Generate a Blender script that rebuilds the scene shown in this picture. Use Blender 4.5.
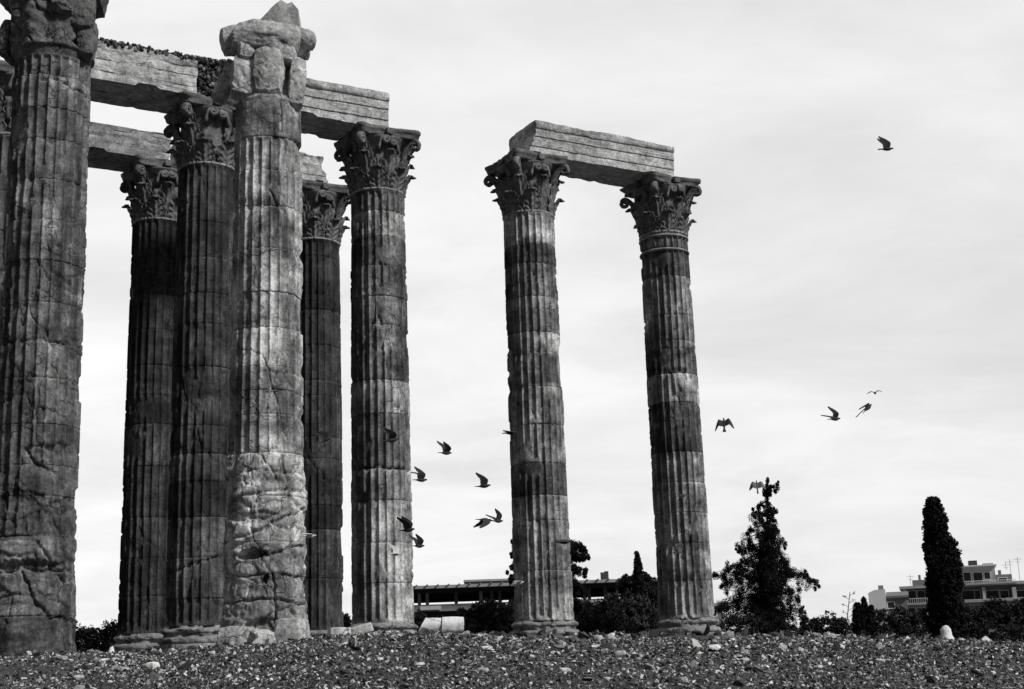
import bpy, math, random
import numpy as np
from mathutils import Matrix, Vector

for o in list(bpy.data.objects): bpy.data.objects.remove(o)
scene = bpy.context.scene
COL = scene.collection
PI = math.pi

# ------------------------------------------------------------ camera
FPX, PITCH, ROLL = 1374.0, .2322, .0352
cp, sp, cr, sr = math.cos(PITCH), math.sin(PITCH), math.cos(ROLL), math.sin(ROLL)
r0, u0, fw = Vector((1,0,0)), Vector((0,-sp,cp)), Vector((0,cp,sp))
rt, up = cr*r0 - sr*u0, sr*r0 + cr*u0
cd = bpy.data.cameras.new('camera'); cam = bpy.data.objects.new('camera', cd); COL.objects.link(cam)
cam.matrix_world = Matrix(((rt.x,up.x,-fw.x,0),(rt.y,up.y,-fw.y,0),(rt.z,up.z,-fw.z,0),(0,0,0,1)))
cd.sensor_width = 36; cd.lens = FPX/1024*36; cd.clip_start = .1; cd.clip_end = 6000
scene.camera = cam

# ------------------------------------------------------------ light: overcast sky, soft sun from the right, behind the camera
SUN_EL, SUN_AZ = math.radians(40), math.radians(125)     # azimuth clockwise from +y
SKY = dict(strength=.05, lo=7.1, hi=9.4)
w = bpy.data.worlds.new('World'); scene.world = w; w.use_nodes = True
nt = w.node_tree; nt.nodes.clear(); N = nt.nodes.new; L = nt.links.new
out = N('ShaderNodeOutputWorld'); bg = N('ShaderNodeBackground'); bg.inputs[1].default_value = SKY['strength']
sky = N('ShaderNodeTexSky'); sky.sky_type = 'NISHITA'; sky.sun_disc = False
sky.sun_elevation = SUN_EL; sky.sun_rotation = SUN_AZ
bw = N('ShaderNodeRGBToBW'); L(sky.outputs[0], bw.inputs[0])
tc = N('ShaderNodeTexCoord'); sep = N('ShaderNodeSeparateXYZ'); L(tc.outputs['Generated'], sep.inputs[0])
zc = N('ShaderNodeMath'); zc.operation = 'MAXIMUM'; zc.inputs[1].default_value = 0.0; L(sep.outputs[2], zc.inputs[0])
za = N('ShaderNodeMath'); za.operation = 'ADD'; za.inputs[1].default_value = .28; L(zc.outputs[0], za.inputs[0])
dv = N('ShaderNodeVectorMath'); dv.operation = 'DIVIDE'; cb = N('ShaderNodeCombineXYZ')
for k in range(3): L(za.outputs[0], cb.inputs[k])
L(tc.outputs['Generated'], dv.inputs[0]); L(cb.outputs[0], dv.inputs[1])
mp = N('ShaderNodeMapping'); mp.inputs['Scale'].default_value = (.9,1.5,.9); mp.inputs['Rotation'].default_value = (0,0,.35)
L(dv.outputs[0], mp.inputs[0])
n1 = N('ShaderNodeTexNoise'); n1.inputs['Scale'].default_value = 1.9; n1.inputs['Detail'].default_value = 9; n1.inputs['Roughness'].default_value = .6
n1.inputs['Distortion'].default_value = .35; L(mp.outputs[0], n1.inputs[0])
mr = N('ShaderNodeMapRange'); mr.inputs[1].default_value = .28; mr.inputs[2].default_value = .66
mr.inputs[3].default_value = SKY['lo']; mr.inputs[4].default_value = SKY['hi']; L(n1.outputs[0], mr.inputs[0])
# the cloud cover is brighter towards the left of the view
gx = N('ShaderNodeMapRange'); gx.inputs[1].default_value = -.35; gx.inputs[2].default_value = .40
gx.inputs[3].default_value = 1.05; gx.inputs[4].default_value = .88; L(sep.outputs[0], gx.inputs[0])
ml = N('ShaderNodeMath'); ml.operation = 'MULTIPLY'; L(mr.outputs[0], ml.inputs[0]); L(gx.outputs[0], ml.inputs[1])
# sky dimmed overhead and behind the viewer, added to cut fill on the columns
gy = N('ShaderNodeMapRange'); gy.interpolation_type = 'SMOOTHSTEP'; gy.inputs[1].default_value = .75; gy.inputs[2].default_value = -.1
gy.inputs[3].default_value = 1.0; gy.inputs[4].default_value = .10; L(sep.outputs[1], gy.inputs[0])
ml2 = N('ShaderNodeMath'); ml2.operation = 'MULTIPLY'; L(ml.outputs[0], ml2.inputs[0]); L(gy.outputs[0], ml2.inputs[1]); ml = ml2
mx = N('ShaderNodeMix'); mx.data_type = 'FLOAT'; mx.inputs[0].default_value = .93
L(bw.outputs[0], mx.inputs[2]); L(ml.outputs[0], mx.inputs[3])
L(mx.outputs[0], bg.inputs[0]); L(bg.outputs[0], out.inputs[0])
sl = bpy.data.lights.new('sun', 'SUN'); sl.energy = 1.5; sl.angle = math.radians(10); sl.color = (1,.995,.985)
so = bpy.data.objects.new('sun', sl); COL.objects.link(so)
sd = Vector((math.sin(SUN_AZ)*math.cos(SUN_EL), math.cos(SUN_AZ)*math.cos(SUN_EL), math.sin(SUN_EL)))
so.rotation_euler = sd.to_track_quat('Z','Y').to_euler()
vs = scene.view_settings; vs.view_transform = 'Standard'; vs.look = 'None'; vs.gamma = 1; vs.use_curve_mapping = False
vs.exposure = 1.15

# ------------------------------------------------------------ helpers
def tag(o, label=None, cat=None, group=None, kind=None):
    if label: o['label'] = label
    if cat: o['category'] = cat
    if group: o['group'] = group
    if kind: o['kind'] = kind
    return o
def empty(name, loc=(0,0,0), rz=0):
    o = bpy.data.objects.new(name, None); COL.objects.link(o); o.location = loc; o.rotation_euler = (0,0,rz); return o
def mesh(name, V, F, mat, tone=None, smooth=True):
    V = np.asarray(V, np.float32); me = bpy.data.meshes.new(name)
    if isinstance(F, np.ndarray):
        n, k = F.shape
        me.vertices.add(len(V)); me.vertices.foreach_set('co', V.ravel())
        me.loops.add(n*k); me.loops.foreach_set('vertex_index', F.astype(np.int32).ravel())
        me.polygons.add(n); me.polygons.foreach_set('loop_start', np.arange(0, n*k, k, dtype=np.int32))
        me.polygons.foreach_set('loop_total', np.full(n, k, np.int32))
        me.polygons.foreach_set('use_smooth', np.full(n, smooth))
        me.update(calc_edges=True)
    else:
        me.from_pydata([tuple(map(float, v)) for v in V], [], [tuple(int(i) for i in f) for f in F]); me.update()
        me.polygons.foreach_set('use_smooth', [smooth]*len(me.polygons))
    if tone is not None:
        a = me.attributes.new('tone', 'FLOAT', 'POINT'); a.data.foreach_set('value', np.asarray(tone, np.float32).ravel())
    me.materials.append(mat)
    return me
def obj(name, me, parent=None):
    o = bpy.data.objects.new(name, me); COL.objects.link(o)
    if parent: o.parent = parent
    return o
def hsh(i, j, k, s):
    i = i.astype(np.int64); j = j.astype(np.int64); k = k.astype(np.int64)
    h = (i*374761393 + j*668265263 + k*2147483647 + s*144269504) & 0xffffffff
    h = ((h ^ (h >> 13))*1274126177) & 0xffffffff
    h = ((h ^ (h >> 15))*2246822519) & 0xffffffff
    return ((h ^ (h >> 16)) & 0xffffff)/float(0xffffff)
def vn(P, s=0):
    f = np.floor(P); t = P-f; t = t*t*(3-2*t); i, j, k = f[...,0], f[...,1], f[...,2]; r = 0
    for a in (0,1):
        for b in (0,1):
            for c in (0,1):
                wt = (t[...,0] if a else 1-t[...,0])*(t[...,1] if b else 1-t[...,1])*(t[...,2] if c else 1-t[...,2])
                r = r + wt*hsh(i+a, j+b, k+c, s)
    return r*2-1
def fbm(P, o=4, s=0, g=.5):
    P = np.asarray(P, float); r = 0; a = 1; tt = 0
    for q in range(o):
        r = r + a*vn(P*(2**q)+q*17.3, s+q); tt += a; a *= g
    return r/tt
def worley(P, s=0):
    """nearest-cell data: F2-F1, cell hash, offset from the cell's point"""
    P = np.asarray(P, float); f = np.floor(P); b1 = np.full(P.shape[:-1], 9.); b2 = b1.copy(); h = b1*0; D = np.zeros_like(P)
    for a in (-1,0,1):
        for b in (-1,0,1):
            for c in (-1,0,1):
                g = f+np.array([a,b,c]); o = np.stack([hsh(g[...,0], g[...,1], g[...,2], s+q) for q in (1,2,3)], -1); d = P-(g+o); r = (d**2).sum(-1)**.5
                n = r < b1; b2 = np.where(n, b1, np.minimum(b2, r)); h = np.where(n, hsh(g[...,0], g[...,1], g[...,2], s+9), h); D = np.where(n[...,None], d, D); b1 = np.where(n, r, b1)
    return b2-b1, h, D
def sstep(a, b, x):
    t = np.clip((x-a)/(b-a), 0, 1); return t*t*(3-2*t)

def ray(px, py):
    X2, Y2 = px-512, 344.5-py
    X, Y = X2*cr+Y2*sr, -X2*sr+Y2*cr
    d = Vector((X, FPX*cp-Y*sp, FPX*sp+Y*cp)); return d/d.y
def at(px, py, Y): return ray(px, py)*Y
def pxl(p):
    x, y, z = p; d = y*cp+z*sp; u = -y*sp+z*cp; X, Y = FPX*x/d, FPX*u/d
    return 512+X*cr-Y*sr, 344.5-(X*sr+Y*cr)

# ------------------------------------------------------------ materials (the photograph is black and white: all greys)
def newmat(name, rough=.9):
    m = bpy.data.materials.new(name); m.use_nodes = True; nt = m.node_tree; b = nt.nodes['Principled BSDF']
    b.inputs['Roughness'].default_value = rough; b.inputs['Specular IOR Level'].default_value = .25
    return m, nt, b
def _noise(nt, vec, scale, detail=4, rough=.6, dist=0, mscale=None):
    if mscale:
        q = nt.nodes.new('ShaderNodeMapping'); q.inputs['Scale'].default_value = mscale; nt.links.new(vec, q.inputs[0]); vec = q.outputs[0]
    n = nt.nodes.new('ShaderNodeTexNoise'); n.inputs['Scale'].default_value = scale; n.inputs['Detail'].default_value = detail
    n.inputs['Roughness'].default_value = rough; n.inputs['Distortion'].default_value = dist; nt.links.new(vec, n.inputs[0]); return n.outputs[0]
def _range(nt, v, a, b, c, d):
    r = nt.nodes.new('ShaderNodeMapRange'); 
    for k, x in zip((1,2,3,4), (a,b,c,d)): r.inputs[k].default_value = x
    nt.links.new(v, r.inputs[0]); return r.outputs[0]
def _math(nt, op, a, b):
    m = nt.nodes.new('ShaderNodeMath'); m.operation = op
    for k, x in enumerate((a, b)):
        if isinstance(x, (int, float)): m.inputs[k].default_value = x
        else: nt.links.new(x, m.inputs[k])
    return m.outputs[0]
def stone_mat(name, tone=None, bump=.05, contrast=1.0, streak=True, crack=1.0, lines=False, mid=.42):
    m, nt, b = newmat(name)
    tcn = nt.nodes.new('ShaderNodeTexCoord').outputs['Object']
    oi = nt.nodes.new('ShaderNodeObjectInfo')
    va = nt.nodes.new('ShaderNodeVectorMath'); va.operation = 'ADD'
    sc = nt.nodes.new('ShaderNodeVectorMath'); sc.operation = 'SCALE'; sc.inputs[0].default_value = (31,17,7)
    nt.links.new(oi.outputs['Random'], sc.inputs['Scale'])
    nt.links.new(tcn, va.inputs[0]); nt.links.new(sc.outputs[0], va.inputs[1]); v = va.outputs[0]
    c = contrast
    big = _range(nt, _noise(nt, v, 1.1, 8, .62, .8), .3, .7, 1-.42*c, 1+.42*c)
    fine = _range(nt, _noise(nt, v, 18, 6, .75, .2), .32, .68, 1-.48*c, 1+.48*c)
    col = _math(nt, 'MULTIPLY', big, fine)
    col = _math(nt, 'MULTIPLY', col, _range(nt, _noise(nt, v, 5, 7, .7, .3), .32, .68, 1-mid, 1+mid))
    if streak:
        st = _range(nt, _noise(nt, v, 1, 6, .65, .2, (7,7,.55)), .32, .68, 1-.38*c, 1+.34*c)
        col = _math(nt, 'MULTIPLY', col, st)
    # dark lichen blotches
    bl = _range(nt, _noise(nt, v, 2.6, 9, .72, .5), .54, .66, 1, .5)
    col = _math(nt, 'MULTIPLY', col, bl)
    # pale scars where flakes fell off
    sc2 = _range(nt, _noise(nt, v, 5.5, 8, .7, .5), .60, .68, 1, 1.5)
    col = _math(nt, 'MULTIPLY', col, sc2)
    if tone is None:
        at_ = nt.nodes.new('ShaderNodeAttribute'); at_.attribute_name = 'tone'; col = _math(nt, 'MULTIPLY', col, _math(nt, 'MULTIPLY', at_.outputs['Fac'], 1.18))
    else: col = _math(nt, 'MULTIPLY', col, tone)
    # cracks: distorted cell borders, broken up by a mask
    nv = nt.nodes.new('ShaderNodeTexNoise'); nv.inputs['Scale'].default_value = 1.6; nv.inputs['Detail'].default_value = 6; nt.links.new(v, nv.inputs[0])
    mixv = nt.nodes.new('ShaderNodeVectorMath'); mixv.operation = 'MULTIPLY_ADD'; mixv.inputs[1].default_value = (1.1,1.1,1.1)
    nt.links.new(nv.outputs['Color'], mixv.inputs[0]); nt.links.new(v, mixv.inputs[2])
    vo = nt.nodes.new('ShaderNodeTexVoronoi'); vo.feature = 'DISTANCE_TO_EDGE'; vo.inputs['Scale'].default_value = .95
    nt.links.new(mixv.outputs[0], vo.inputs[0])
    ck = _range(nt, vo.outputs['Distance'], 0, .022, 1, 0)
    mk = _range(nt, _noise(nt, v, .9, 3), .48, .58, 0, 1)
    ck = _math(nt, 'MULTIPLY', ck, mk)
    if lines:      # bedding lines of the weathered marble
        ln = _noise(nt, v, 1, 4, .55, .4, (.25,.25,6))
        lr = _range(nt, _math(nt, 'ABSOLUTE', _math(nt, 'SUBTRACT', ln, .5), 0), 0, .02, 1, 0)
        ck = _math(nt, 'MAXIMUM', ck, _math(nt, 'MULTIPLY', lr, _range(nt, _noise(nt, v, 1.7, 3), .45, .55, 0, 1)))
    inv = _math(nt, 'SUBTRACT', 1, _math(nt, 'MULTIPLY', ck, .75*crack))
    col = _math(nt, 'MULTIPLY', col, inv)
    col = _math(nt, 'MINIMUM', col, .8)
    nt.links.new(col, b.inputs['Base Color'])
    h = _math(nt, 'ADD', _math(nt, 'MULTIPLY', _noise(nt, v, 9, 9, .68, .5), .6), _math(nt, 'MULTIPLY', _noise(nt, v, 45, 4, .7), .22))
    h = _math(nt, 'SUBTRACT', h, _math(nt, 'MULTIPLY', ck, 1.2*crack))
    bp = nt.nodes.new('ShaderNodeBump'); bp.inputs['Strength'].default_value = .9; bp.inputs['Distance'].default_value = bump
    nt.links.new(h, bp.inputs['Height']); nt.links.new(bp.outputs[0], b.inputs['Normal'])
    return m
def plain(name, c, rough=.85, var=.25, scale=3):
    m, nt, b = newmat(name, rough)
    v = nt.nodes.new('ShaderNodeTexCoord').outputs['Object']
    col = _math(nt, 'MULTIPLY', _range(nt, _noise(nt, v, scale, 6, .6), .3, .7, 1-var, 1+var), c)
    nt.links.new(col, b.inputs['Base Color']); return m
def tone_mat(name, lo=.4, hi=1.6, scale=20, bump=0):
    m, nt, b = newmat(name)
    v = nt.nodes.new('ShaderNodeTexCoord').outputs['Object']
    at_ = nt.nodes.new('ShaderNodeAttribute'); at_.attribute_name = 'tone'
    nz = _noise(nt, v, scale, 5, .65)
    col = _math(nt, 'MULTIPLY', _range(nt, nz, .3, .7, lo, hi), at_.outputs['Fac'])
    nt.links.new(col, b.inputs['Base Color'])
    if bump:
        bp = nt.nodes.new('ShaderNodeBump'); bp.inputs['Distance'].default_value = bump; nt.links.new(nz, bp.inputs['Height']); nt.links.new(bp.outputs[0], b.inputs['Normal'])
    return m
M_SHAFT = stone_mat('weathered_marble_drums', bump=.045, contrast=1.1, crack=.5)
M_SHAFT_L = stone_mat('weathered_marble_pale', bump=.05, contrast=1.1, crack=.6)
M_CAP = stone_mat('capital_marble', .145, .03, 1.0, False, .2)
M_CAPP = stone_mat('pale_capital_marble', .42, .05, .9, False, .6)
M_BEAM = stone_mat('architrave_marble', .46, .05, 1.0, False, .35, lines=True)
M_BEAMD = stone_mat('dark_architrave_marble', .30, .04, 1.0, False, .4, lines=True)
M_RING = stone_mat('ring_marble', .27, .02, .7, False, .2)
M_BASE = stone_mat('base_marble', .24, .07, .9, False, 1)
M_CONC = tone_mat('rubble_concrete', .5, 1.5, 12, .05)
M_CHIP = tone_mat('stone_chips', .6, 1.4, 25, .02)
M_WHITE = stone_mat('white_marble', .76, .03, .35, False, .5, mid=.15)
M_PALE = stone_mat('pale_marble', .50, .04, .6, False, .7)
M_LEAF = tone_mat('dark_foliage', .6, 1.4, 4)
M_BARK = plain('bark', .05)
M_BIRD = plain('dark_feathers', .035, .8, .4, 30)
M_BIRDW = plain('white_feathers', .6, .8, .15, 30)
M_BIRDG = plain('grey_feathers', .13, .8, .4, 30)

# ------------------------------------------------------------ temple grid
OX, OY, AN, SP = -11.001, 31.121, .5105, 5.5
RD = np.array([math.cos(AN), math.sin(AN)]); ND = np.array([-RD[1], RD[0]])
def grid(i, j): return np.array([OX, OY]) + SP*(i*RD + j*ND)
ZS, ZN, ZC, ZT = 1.42, 14.70, 16.74, 17.9      # shaft foot, neck, capital top, architrave top
RB, RT = .925, .85

KX = [-.6,-.373,-.26,-.18,-.10,.02,.13,.21,.30,.37,.6]; KV = [.0205,.0208,.0200,.0222,.0262,.0216,.0173,.0143,.0088,.0025,.001]
def ground_z(x, y):
    x = np.asarray(x, float); y = np.asarray(y, float); yy = np.maximum(y, .5)
    az = np.clip(x/np.maximum(yy, 8), -.6, .6); k = np.interp(az, KX, KV)
    yc = 21.5 + 1.2*vn(np.stack([x*.12, x*0, x*0], -1), 5)
    crest = k*yc
    pl = k*np.clip(y, yc, 52)*.985
    bank = crest - .30*(yc-y)
    z = np.where(y < yc, np.maximum(bank, -1.62), pl)
    z = z - sstep(54, 95, y)*(4.0)
    P = np.stack([x, y, y*0], -1)
    amp = sstep(9, 15, y)*(1-.6*sstep(50, 60, y))
    z = z + amp*(.10*fbm(P*.35, 3, 3) + .05*fbm(P*1.6, 3, 9)) + .02*fbm(P*.7, 2, 4)
    # rounded crest
    z = z - .10*np.exp(-((y-yc)/1.0)**2)
    return z

def gz(x, y): return float(ground_z(np.array([x]), np.array([y]))[0])

# ground sheet: fine on the bank, stretching to the horizon
def build_ground():
    ys = np.concatenate([np.linspace(-300,-5,12), np.linspace(-4,13,30), np.linspace(13.2,27,230), np.linspace(27.2,56,110), np.linspace(57,100,40), np.geomspace(103,3500,26)])
    us = np.concatenate([np.linspace(-1,-.14,18)[:-1], np.linspace(-.14,.14,330), np.linspace(.14,1,18)[1:]])
    V = []
    for y in ys:
        wd = 90 + max(y, 0)*.55 + max(0, y-100)*3
        x = np.where(abs(us) <= .14, us/.14*max(14, .46*y+3), np.sign(us)*(max(14, .46*y+3) + (abs(us)-.14)/.86*(wd*1.5)))
        V.append(np.stack([x, np.full_like(x, y), ground_z(x, np.full_like(x, y))], -1))
    V = np.array(V); ny, nx = V.shape[:2]; V = V.reshape(-1, 3)
    a = (np.arange(ny-1)[:,None]*nx + np.arange(nx-1)[None]).ravel()
    F = np.stack([a, a+1, a+nx+1, a+nx], 1)
    m, nt, b = newmat('dry_stony_earth', .95)
    v = nt.nodes.new('ShaderNodeTexCoord').outputs['Object']
    c = _math(nt, 'MULTIPLY', _range(nt, _noise(nt, v, 2.5, 8, .7), .3, .7, .5, 1.5), _range(nt, _noise(nt, v, 22, 5, .75), .35, .65, .35, 1.9))
    c = _math(nt, 'MULTIPLY', c, _range(nt, _noise(nt, v, 55, 4, .75), .38, .66, .25, 2.6)); c = _math(nt, 'MULTIPLY', c, .06); nt.links.new(c, b.inputs['Base Color'])
    bp = nt.nodes.new('ShaderNodeBump'); bp.inputs['Distance'].default_value = .06
    nt.links.new(_noise(nt, v, 18, 8, .75), bp.inputs['Height']); nt.links.new(bp.outputs[0], b.inputs['Normal'])
    tag(obj('ground', mesh('ground', V, F, m)), kind='structure')
build_ground()

# ------------------------------------------------------------ shafts
def wrap(a): return (a+PI) % (2*PI) - PI
def make_shaft(cx, cy, zb, zt, bands, spots=(), toned=(), na=336, dz=.06, seed=0, dmg=.5, rough_below=None, rough_above=None,
               cracks=(), mat=None, lean=0, flare=0, tmul=1.0, fd=.085, rsc=1.0, rough_amp=1.0, bites=()):
    """fluted shaft; bands = [(y pixel of the drum's lower joint, tone), ...] from the neck down"""
    dist = math.hypot(cx, cy); thc = math.atan2(-cy, -cx)
    def zpx(py):       # height on the axis that shows at this image row
        lo, hi = -2, 25
        for _ in range(40):
            m = (lo+hi)/2
            if pxl((cx, cy, m))[1] > py: lo = m
            else: hi = m
        return lo
    def uv(px, py):
        z = zpx(py); c = pxl((cx, cy, z))[0]; r = RB+(RT-RB)*(z-ZS)/(ZN-ZS); hw = r*FPX/dist*1.0
        return thc + math.asin(max(-.97, min(.97, (px-c)/hw))), z, hw
    rng = np.random.RandomState(seed+7)
    jz = [zt] + [max(zb, zpx(py)) for py, _ in bands]; tones = [t for _, t in bands]
    jz[-1] = zb
    # split long bands into drums of about 1.2 m
    joints = []; 
    for k in range(len(tones)):
        hgt = jz[k]-jz[k+1]; n = max(1, int(round(hgt/1.25)))
        for q in range(n): joints.append((jz[k]-hgt*(q+1)/n, tones[k]*(1 + .12*(rng.rand()-.5))))
    rows = np.arange(zb, zt+1e-6, dz).tolist()
    jl = [j for j, _ in joints if zb+.1 < j < zt-.1]
    rows = [z for z in rows if all(abs(z-j) > .022 for j in jl)]
    for j in jl: rows += [j-.016, j-.005, j+.005, j+.016]
    rows = np.array(sorted(rows+[zt])); rows = rows[np.concatenate([[True], np.diff(rows) > 1e-4])]
    th = np.arange(na)/na*2*PI
    T, Z = np.meshgrid(th, rows)
    t01 = (Z-ZS)/(ZN-ZS); R = RB + (RT-RB)*t01 + .012*np.sin(PI*np.clip(t01,0,1)); R = R*rsc
    P = np.stack([np.cos(T)*.9, np.sin(T)*.9, Z], -1) + seed*13.7
    # each drum sits slightly off its neighbour
    di = np.zeros_like(Z, int)
    for k, (j, _) in enumerate(joints): di = np.where(Z < (jz[0] if k == 0 else joints[k-1][0]), k, di)
    off = rng.randn(len(joints)+1)*.006; R = R + off[di]
    ph = (T*24/(2*PI) + rng.randn(len(joints)+1)[di]*.03) % 1.0
    q = np.clip(abs(ph-.5)/.455, 0, 1)
    depth = fd
    Rf = R - depth*np.sqrt(np.clip(1-q*q, 0, 1))
    # flutes die out near neck and foot
    fade = 1 - sstep(zt-.10, zt-.02, Z) if rough_above is None else 1
    fade = fade*(sstep(zb+.05, zb+.18, Z) if rough_below is None else 1)
    Rf = R + (Rf-R)*fade
    # chipped arrises
    chip = np.clip(fbm(P*4.5, 3, seed+1)*1.0 + .35*fbm(P*11, 2, seed+2) - .16 + .35*(dmg-.5), 0, 1)*.13*dmg
    Rf = np.minimum(Rf, R+.003 - chip*(.35+.65*(q > .9)))
    Rf = Rf - .005*abs(fbm(P*9, 3, seed+3))
    # flush-broken patches
    f1 = fbm(P*np.array([1.1,1.1,.8]), 4, seed+5)
    patch = sstep(.40-.25*dmg, .43-.25*dmg, f1)
    cap = R - .045 - .05*np.clip(f1, 0, 1) + .022*fbm(P*5, 4, seed+6)
    Rf = np.where(patch > 0, Rf*(1-patch)+np.minimum(Rf+.03, cap)*patch, Rf)
    # deep losses along the joints
    jd = np.min([abs(Z-j) for j in jl], axis=0) if jl else Z*0+9
    jn = np.clip(fbm(P*np.array([1.6,1.6,.9]), 3, seed+8)-.12, 0, 1)
    Rf = Rf - .32*jn*np.exp(-(jd/.14)**2)*dmg
    # crack network
    c1 = fbm(P*np.array([.8,.8,.55])+40, 4, seed+9); cm = sstep(-.05, .15, fbm(P*.45+9, 2, seed+10))
    Pw = P*np.array([.9,.9,.62]) + .35*np.stack([fbm(P*1.2+k*9, 4, seed+60+k) for k in (1,2,3)], -1)
    we, wh, wd_ = worley(Pw, seed+3); ck = np.exp(-(we/.022)**2)*sstep(.0, .12, fbm(P*.5+9, 3, seed+10)+.10*(dmg-.5))
    Rf = Rf - .05*ck
    Rr = None
    def rough(Pm, blk_amp=.5):
        lay = fbm(Pm*np.array([.9,.9,4.2]), 4, seed+21)
        blk = fbm(Pm*np.array([1.3,1.3,1.0]), 3, seed+22)
        sw = (Pm[...,2]-seed*13.7)*2.6 + 1.5*fbm(Pm*np.array([.8,.8,.5]), 3, seed+27) ; fr_ = sw-np.floor(sw); bed = np.sqrt(np.clip(1-(2*fr_-1)**2, 0, 1))-1
        rid = np.exp(-(fbm(Pm*np.array([1.0,1.0,2.3])+5, 3, seed+23)/.045)**2)
        Pq = Pm*np.array([1.15,1.15,1.5]) + .30*np.stack([fbm(Pm*1.5+k*7, 4, seed+70+k) for k in (1,2,3)], -1)
        e_, h_, d_ = worley(Pq, seed+5); e2, h2, d2 = worley(Pq*2.3+5, seed+6)
        blocks = (h_-.5)*.20 + .16*(d_*(np.stack([hsh(np.floor(h_*1e4), h_*0, h_*0, k) for k in (1,2,3)], -1)-.5)).sum(-1) - .09*np.exp(-(e_/.05)**2) + (h2-.5)*.05 - .03*np.exp(-(e2/.06)**2)
        return (.05*lay + .05*blk + blk_amp*blocks - .02*rid + .05*bed*sstep(-.25, .15, fbm(Pm*.9+3, 2, seed+28)) + .03*fbm(Pm*6, 4, seed+24))*rough_amp
    wob = fbm(np.stack([np.cos(T), np.sin(T), T*0], -1)*1.3+seed, 2, seed+30)
    if rough_below is not None:
        zr = zpx(rough_below); m = 1-sstep(zr-.04, zr+.06, Z+.12*wob)
        Rr = R + .01 + rough(P) + flare*np.exp(-(Z-zb)/.55)
        Rf = Rf*(1-m)+Rr*m
    if rough_above is not None:
        zr = zpx(rough_above); m = sstep(zr-.04, zr+.05, Z+.10*wob)
        Rr = R - .01 + rough(P, .06)*.6 - .10*sstep(zt-.14, zt, Z)
        Rf = Rf*(1-m)+Rr*m
    stn = fbm(np.stack([np.cos(T)*2.6, np.sin(T)*2.6, Z*.33], -1)+seed*3, 5, seed+80, .6)
    stn2 = fbm(P*np.array([1.3,1.3,1.6])+3, 5, seed+81, .65)
    arris_light = (chip > .012)*(q > .88)
    tone = np.zeros_like(Z)
    for k in range(len(joints)): tone = np.where(di == k, joints[k][1], tone)
    tone = .95*tone**.98*tmul*(1+1.25*stn)*(1+1.2*stn2)*(1+.35*arris_light)   # run-down stains cross the joints; chipped arrises paler: wear, with bright edge light painted in
    for (px, py, hw_, hh_, dp) in spots:      # cavities and missing pieces
        a, z, hw = uv(px, py); da = wrap(T-a)*RB; zz = hh_/ (FPX/dist); ww = hw_/(FPX/dist)
        e = (da/ww)**2 + ((Z-z)/zz)**2 + 1.6*fbm(P*3.5, 4, seed+31)
        Rf = Rf - dp*(1-sstep(.55, 1.0, e))
    for (px, py, hw_, hh_, mul, slope) in toned:   # patches of darker and paler tone with a shape of their own
        a, z, hw = uv(px, py); da = wrap(T-a)*RB; zz = hh_/(FPX/dist); ww = hw_/(FPX/dist)
        e = np.maximum(abs(da/ww), abs((Z-z-slope*da)/zz)) + .25*fbm(P*2.2, 3, seed+33)
        tone = tone*(1+(mul-1)*(1-sstep(.85, 1.0, e)))
    for pts, wd, dp in cracks:                # long cracks drawn through image points
        q2 = [uv(*p)[:2] for p in pts]; best = np.full_like(T, 9.)
        Tn = wrap(T-thc)*RB + .09*fbm(P*4, 4, seed+41); Zn = Z + .10*fbm(P*4+50, 4, seed+42)
        for (a0, z0), (a1, z1) in zip(q2, q2[1:]):
            x0, x1 = wrap(a0-thc)*RB, wrap(a1-thc)*RB; vx, vz = x1-x0, z1-z0
            tt = np.clip(((Tn-x0)*vx+(Zn-z0)*vz)/(vx*vx+vz*vz+1e-9), 0, 1)
            best = np.minimum(best, np.hypot(Tn-x0-tt*vx, Zn-z0-tt*vz))
        Rf = Rf - dp*np.exp(-(best/wd)**2)
    Rf = Rf - .022*np.exp(-(jd/.012)**2)
    Rf = np.maximum(Rf, .3)
    V = np.stack([np.cos(T)*Rf, np.sin(T)*Rf, Z], -1); nz = len(rows); V = V.reshape(-1, 3)
    a = (np.arange(nz-1)[:,None]*na + np.arange(na)[None]); b = (np.arange(nz-1)[:,None]*na + (np.arange(na)[None]+1) % na)
    F = np.stack([a.ravel(), b.ravel(), b.ravel()+na, a.ravel()+na], 1)
    # closing discs
    V = np.concatenate([V, [[0,0,rows[0]],[0,0,rows[-1]]]]); tone = np.concatenate([tone.ravel(), [.2,.2]])
    i0 = nz*na; s = np.arange(na); t = (s+1) % na
    Fc = np.concatenate([np.stack([t, s, np.full(na, i0), np.full(na, i0)], 1)[:, :3], np.stack([s+(nz-1)*na, t+(nz-1)*na, np.full(na, i0+1)], 1)])
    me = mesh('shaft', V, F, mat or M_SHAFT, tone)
    # add discs through a second small mesh part joined by bmesh
    import bmesh
    bm = bmesh.new(); bm.from_mesh(me); bm.verts.ensure_lookup_table()
    for f in Fc: 
        try: bm.faces.new([bm.verts[int(i)] for i in f])
        except ValueError: pass
    bm.to_mesh(me); bm.free(); me.shade_smooth() if hasattr(me, 'shade_smooth') else None
    return me

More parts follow.
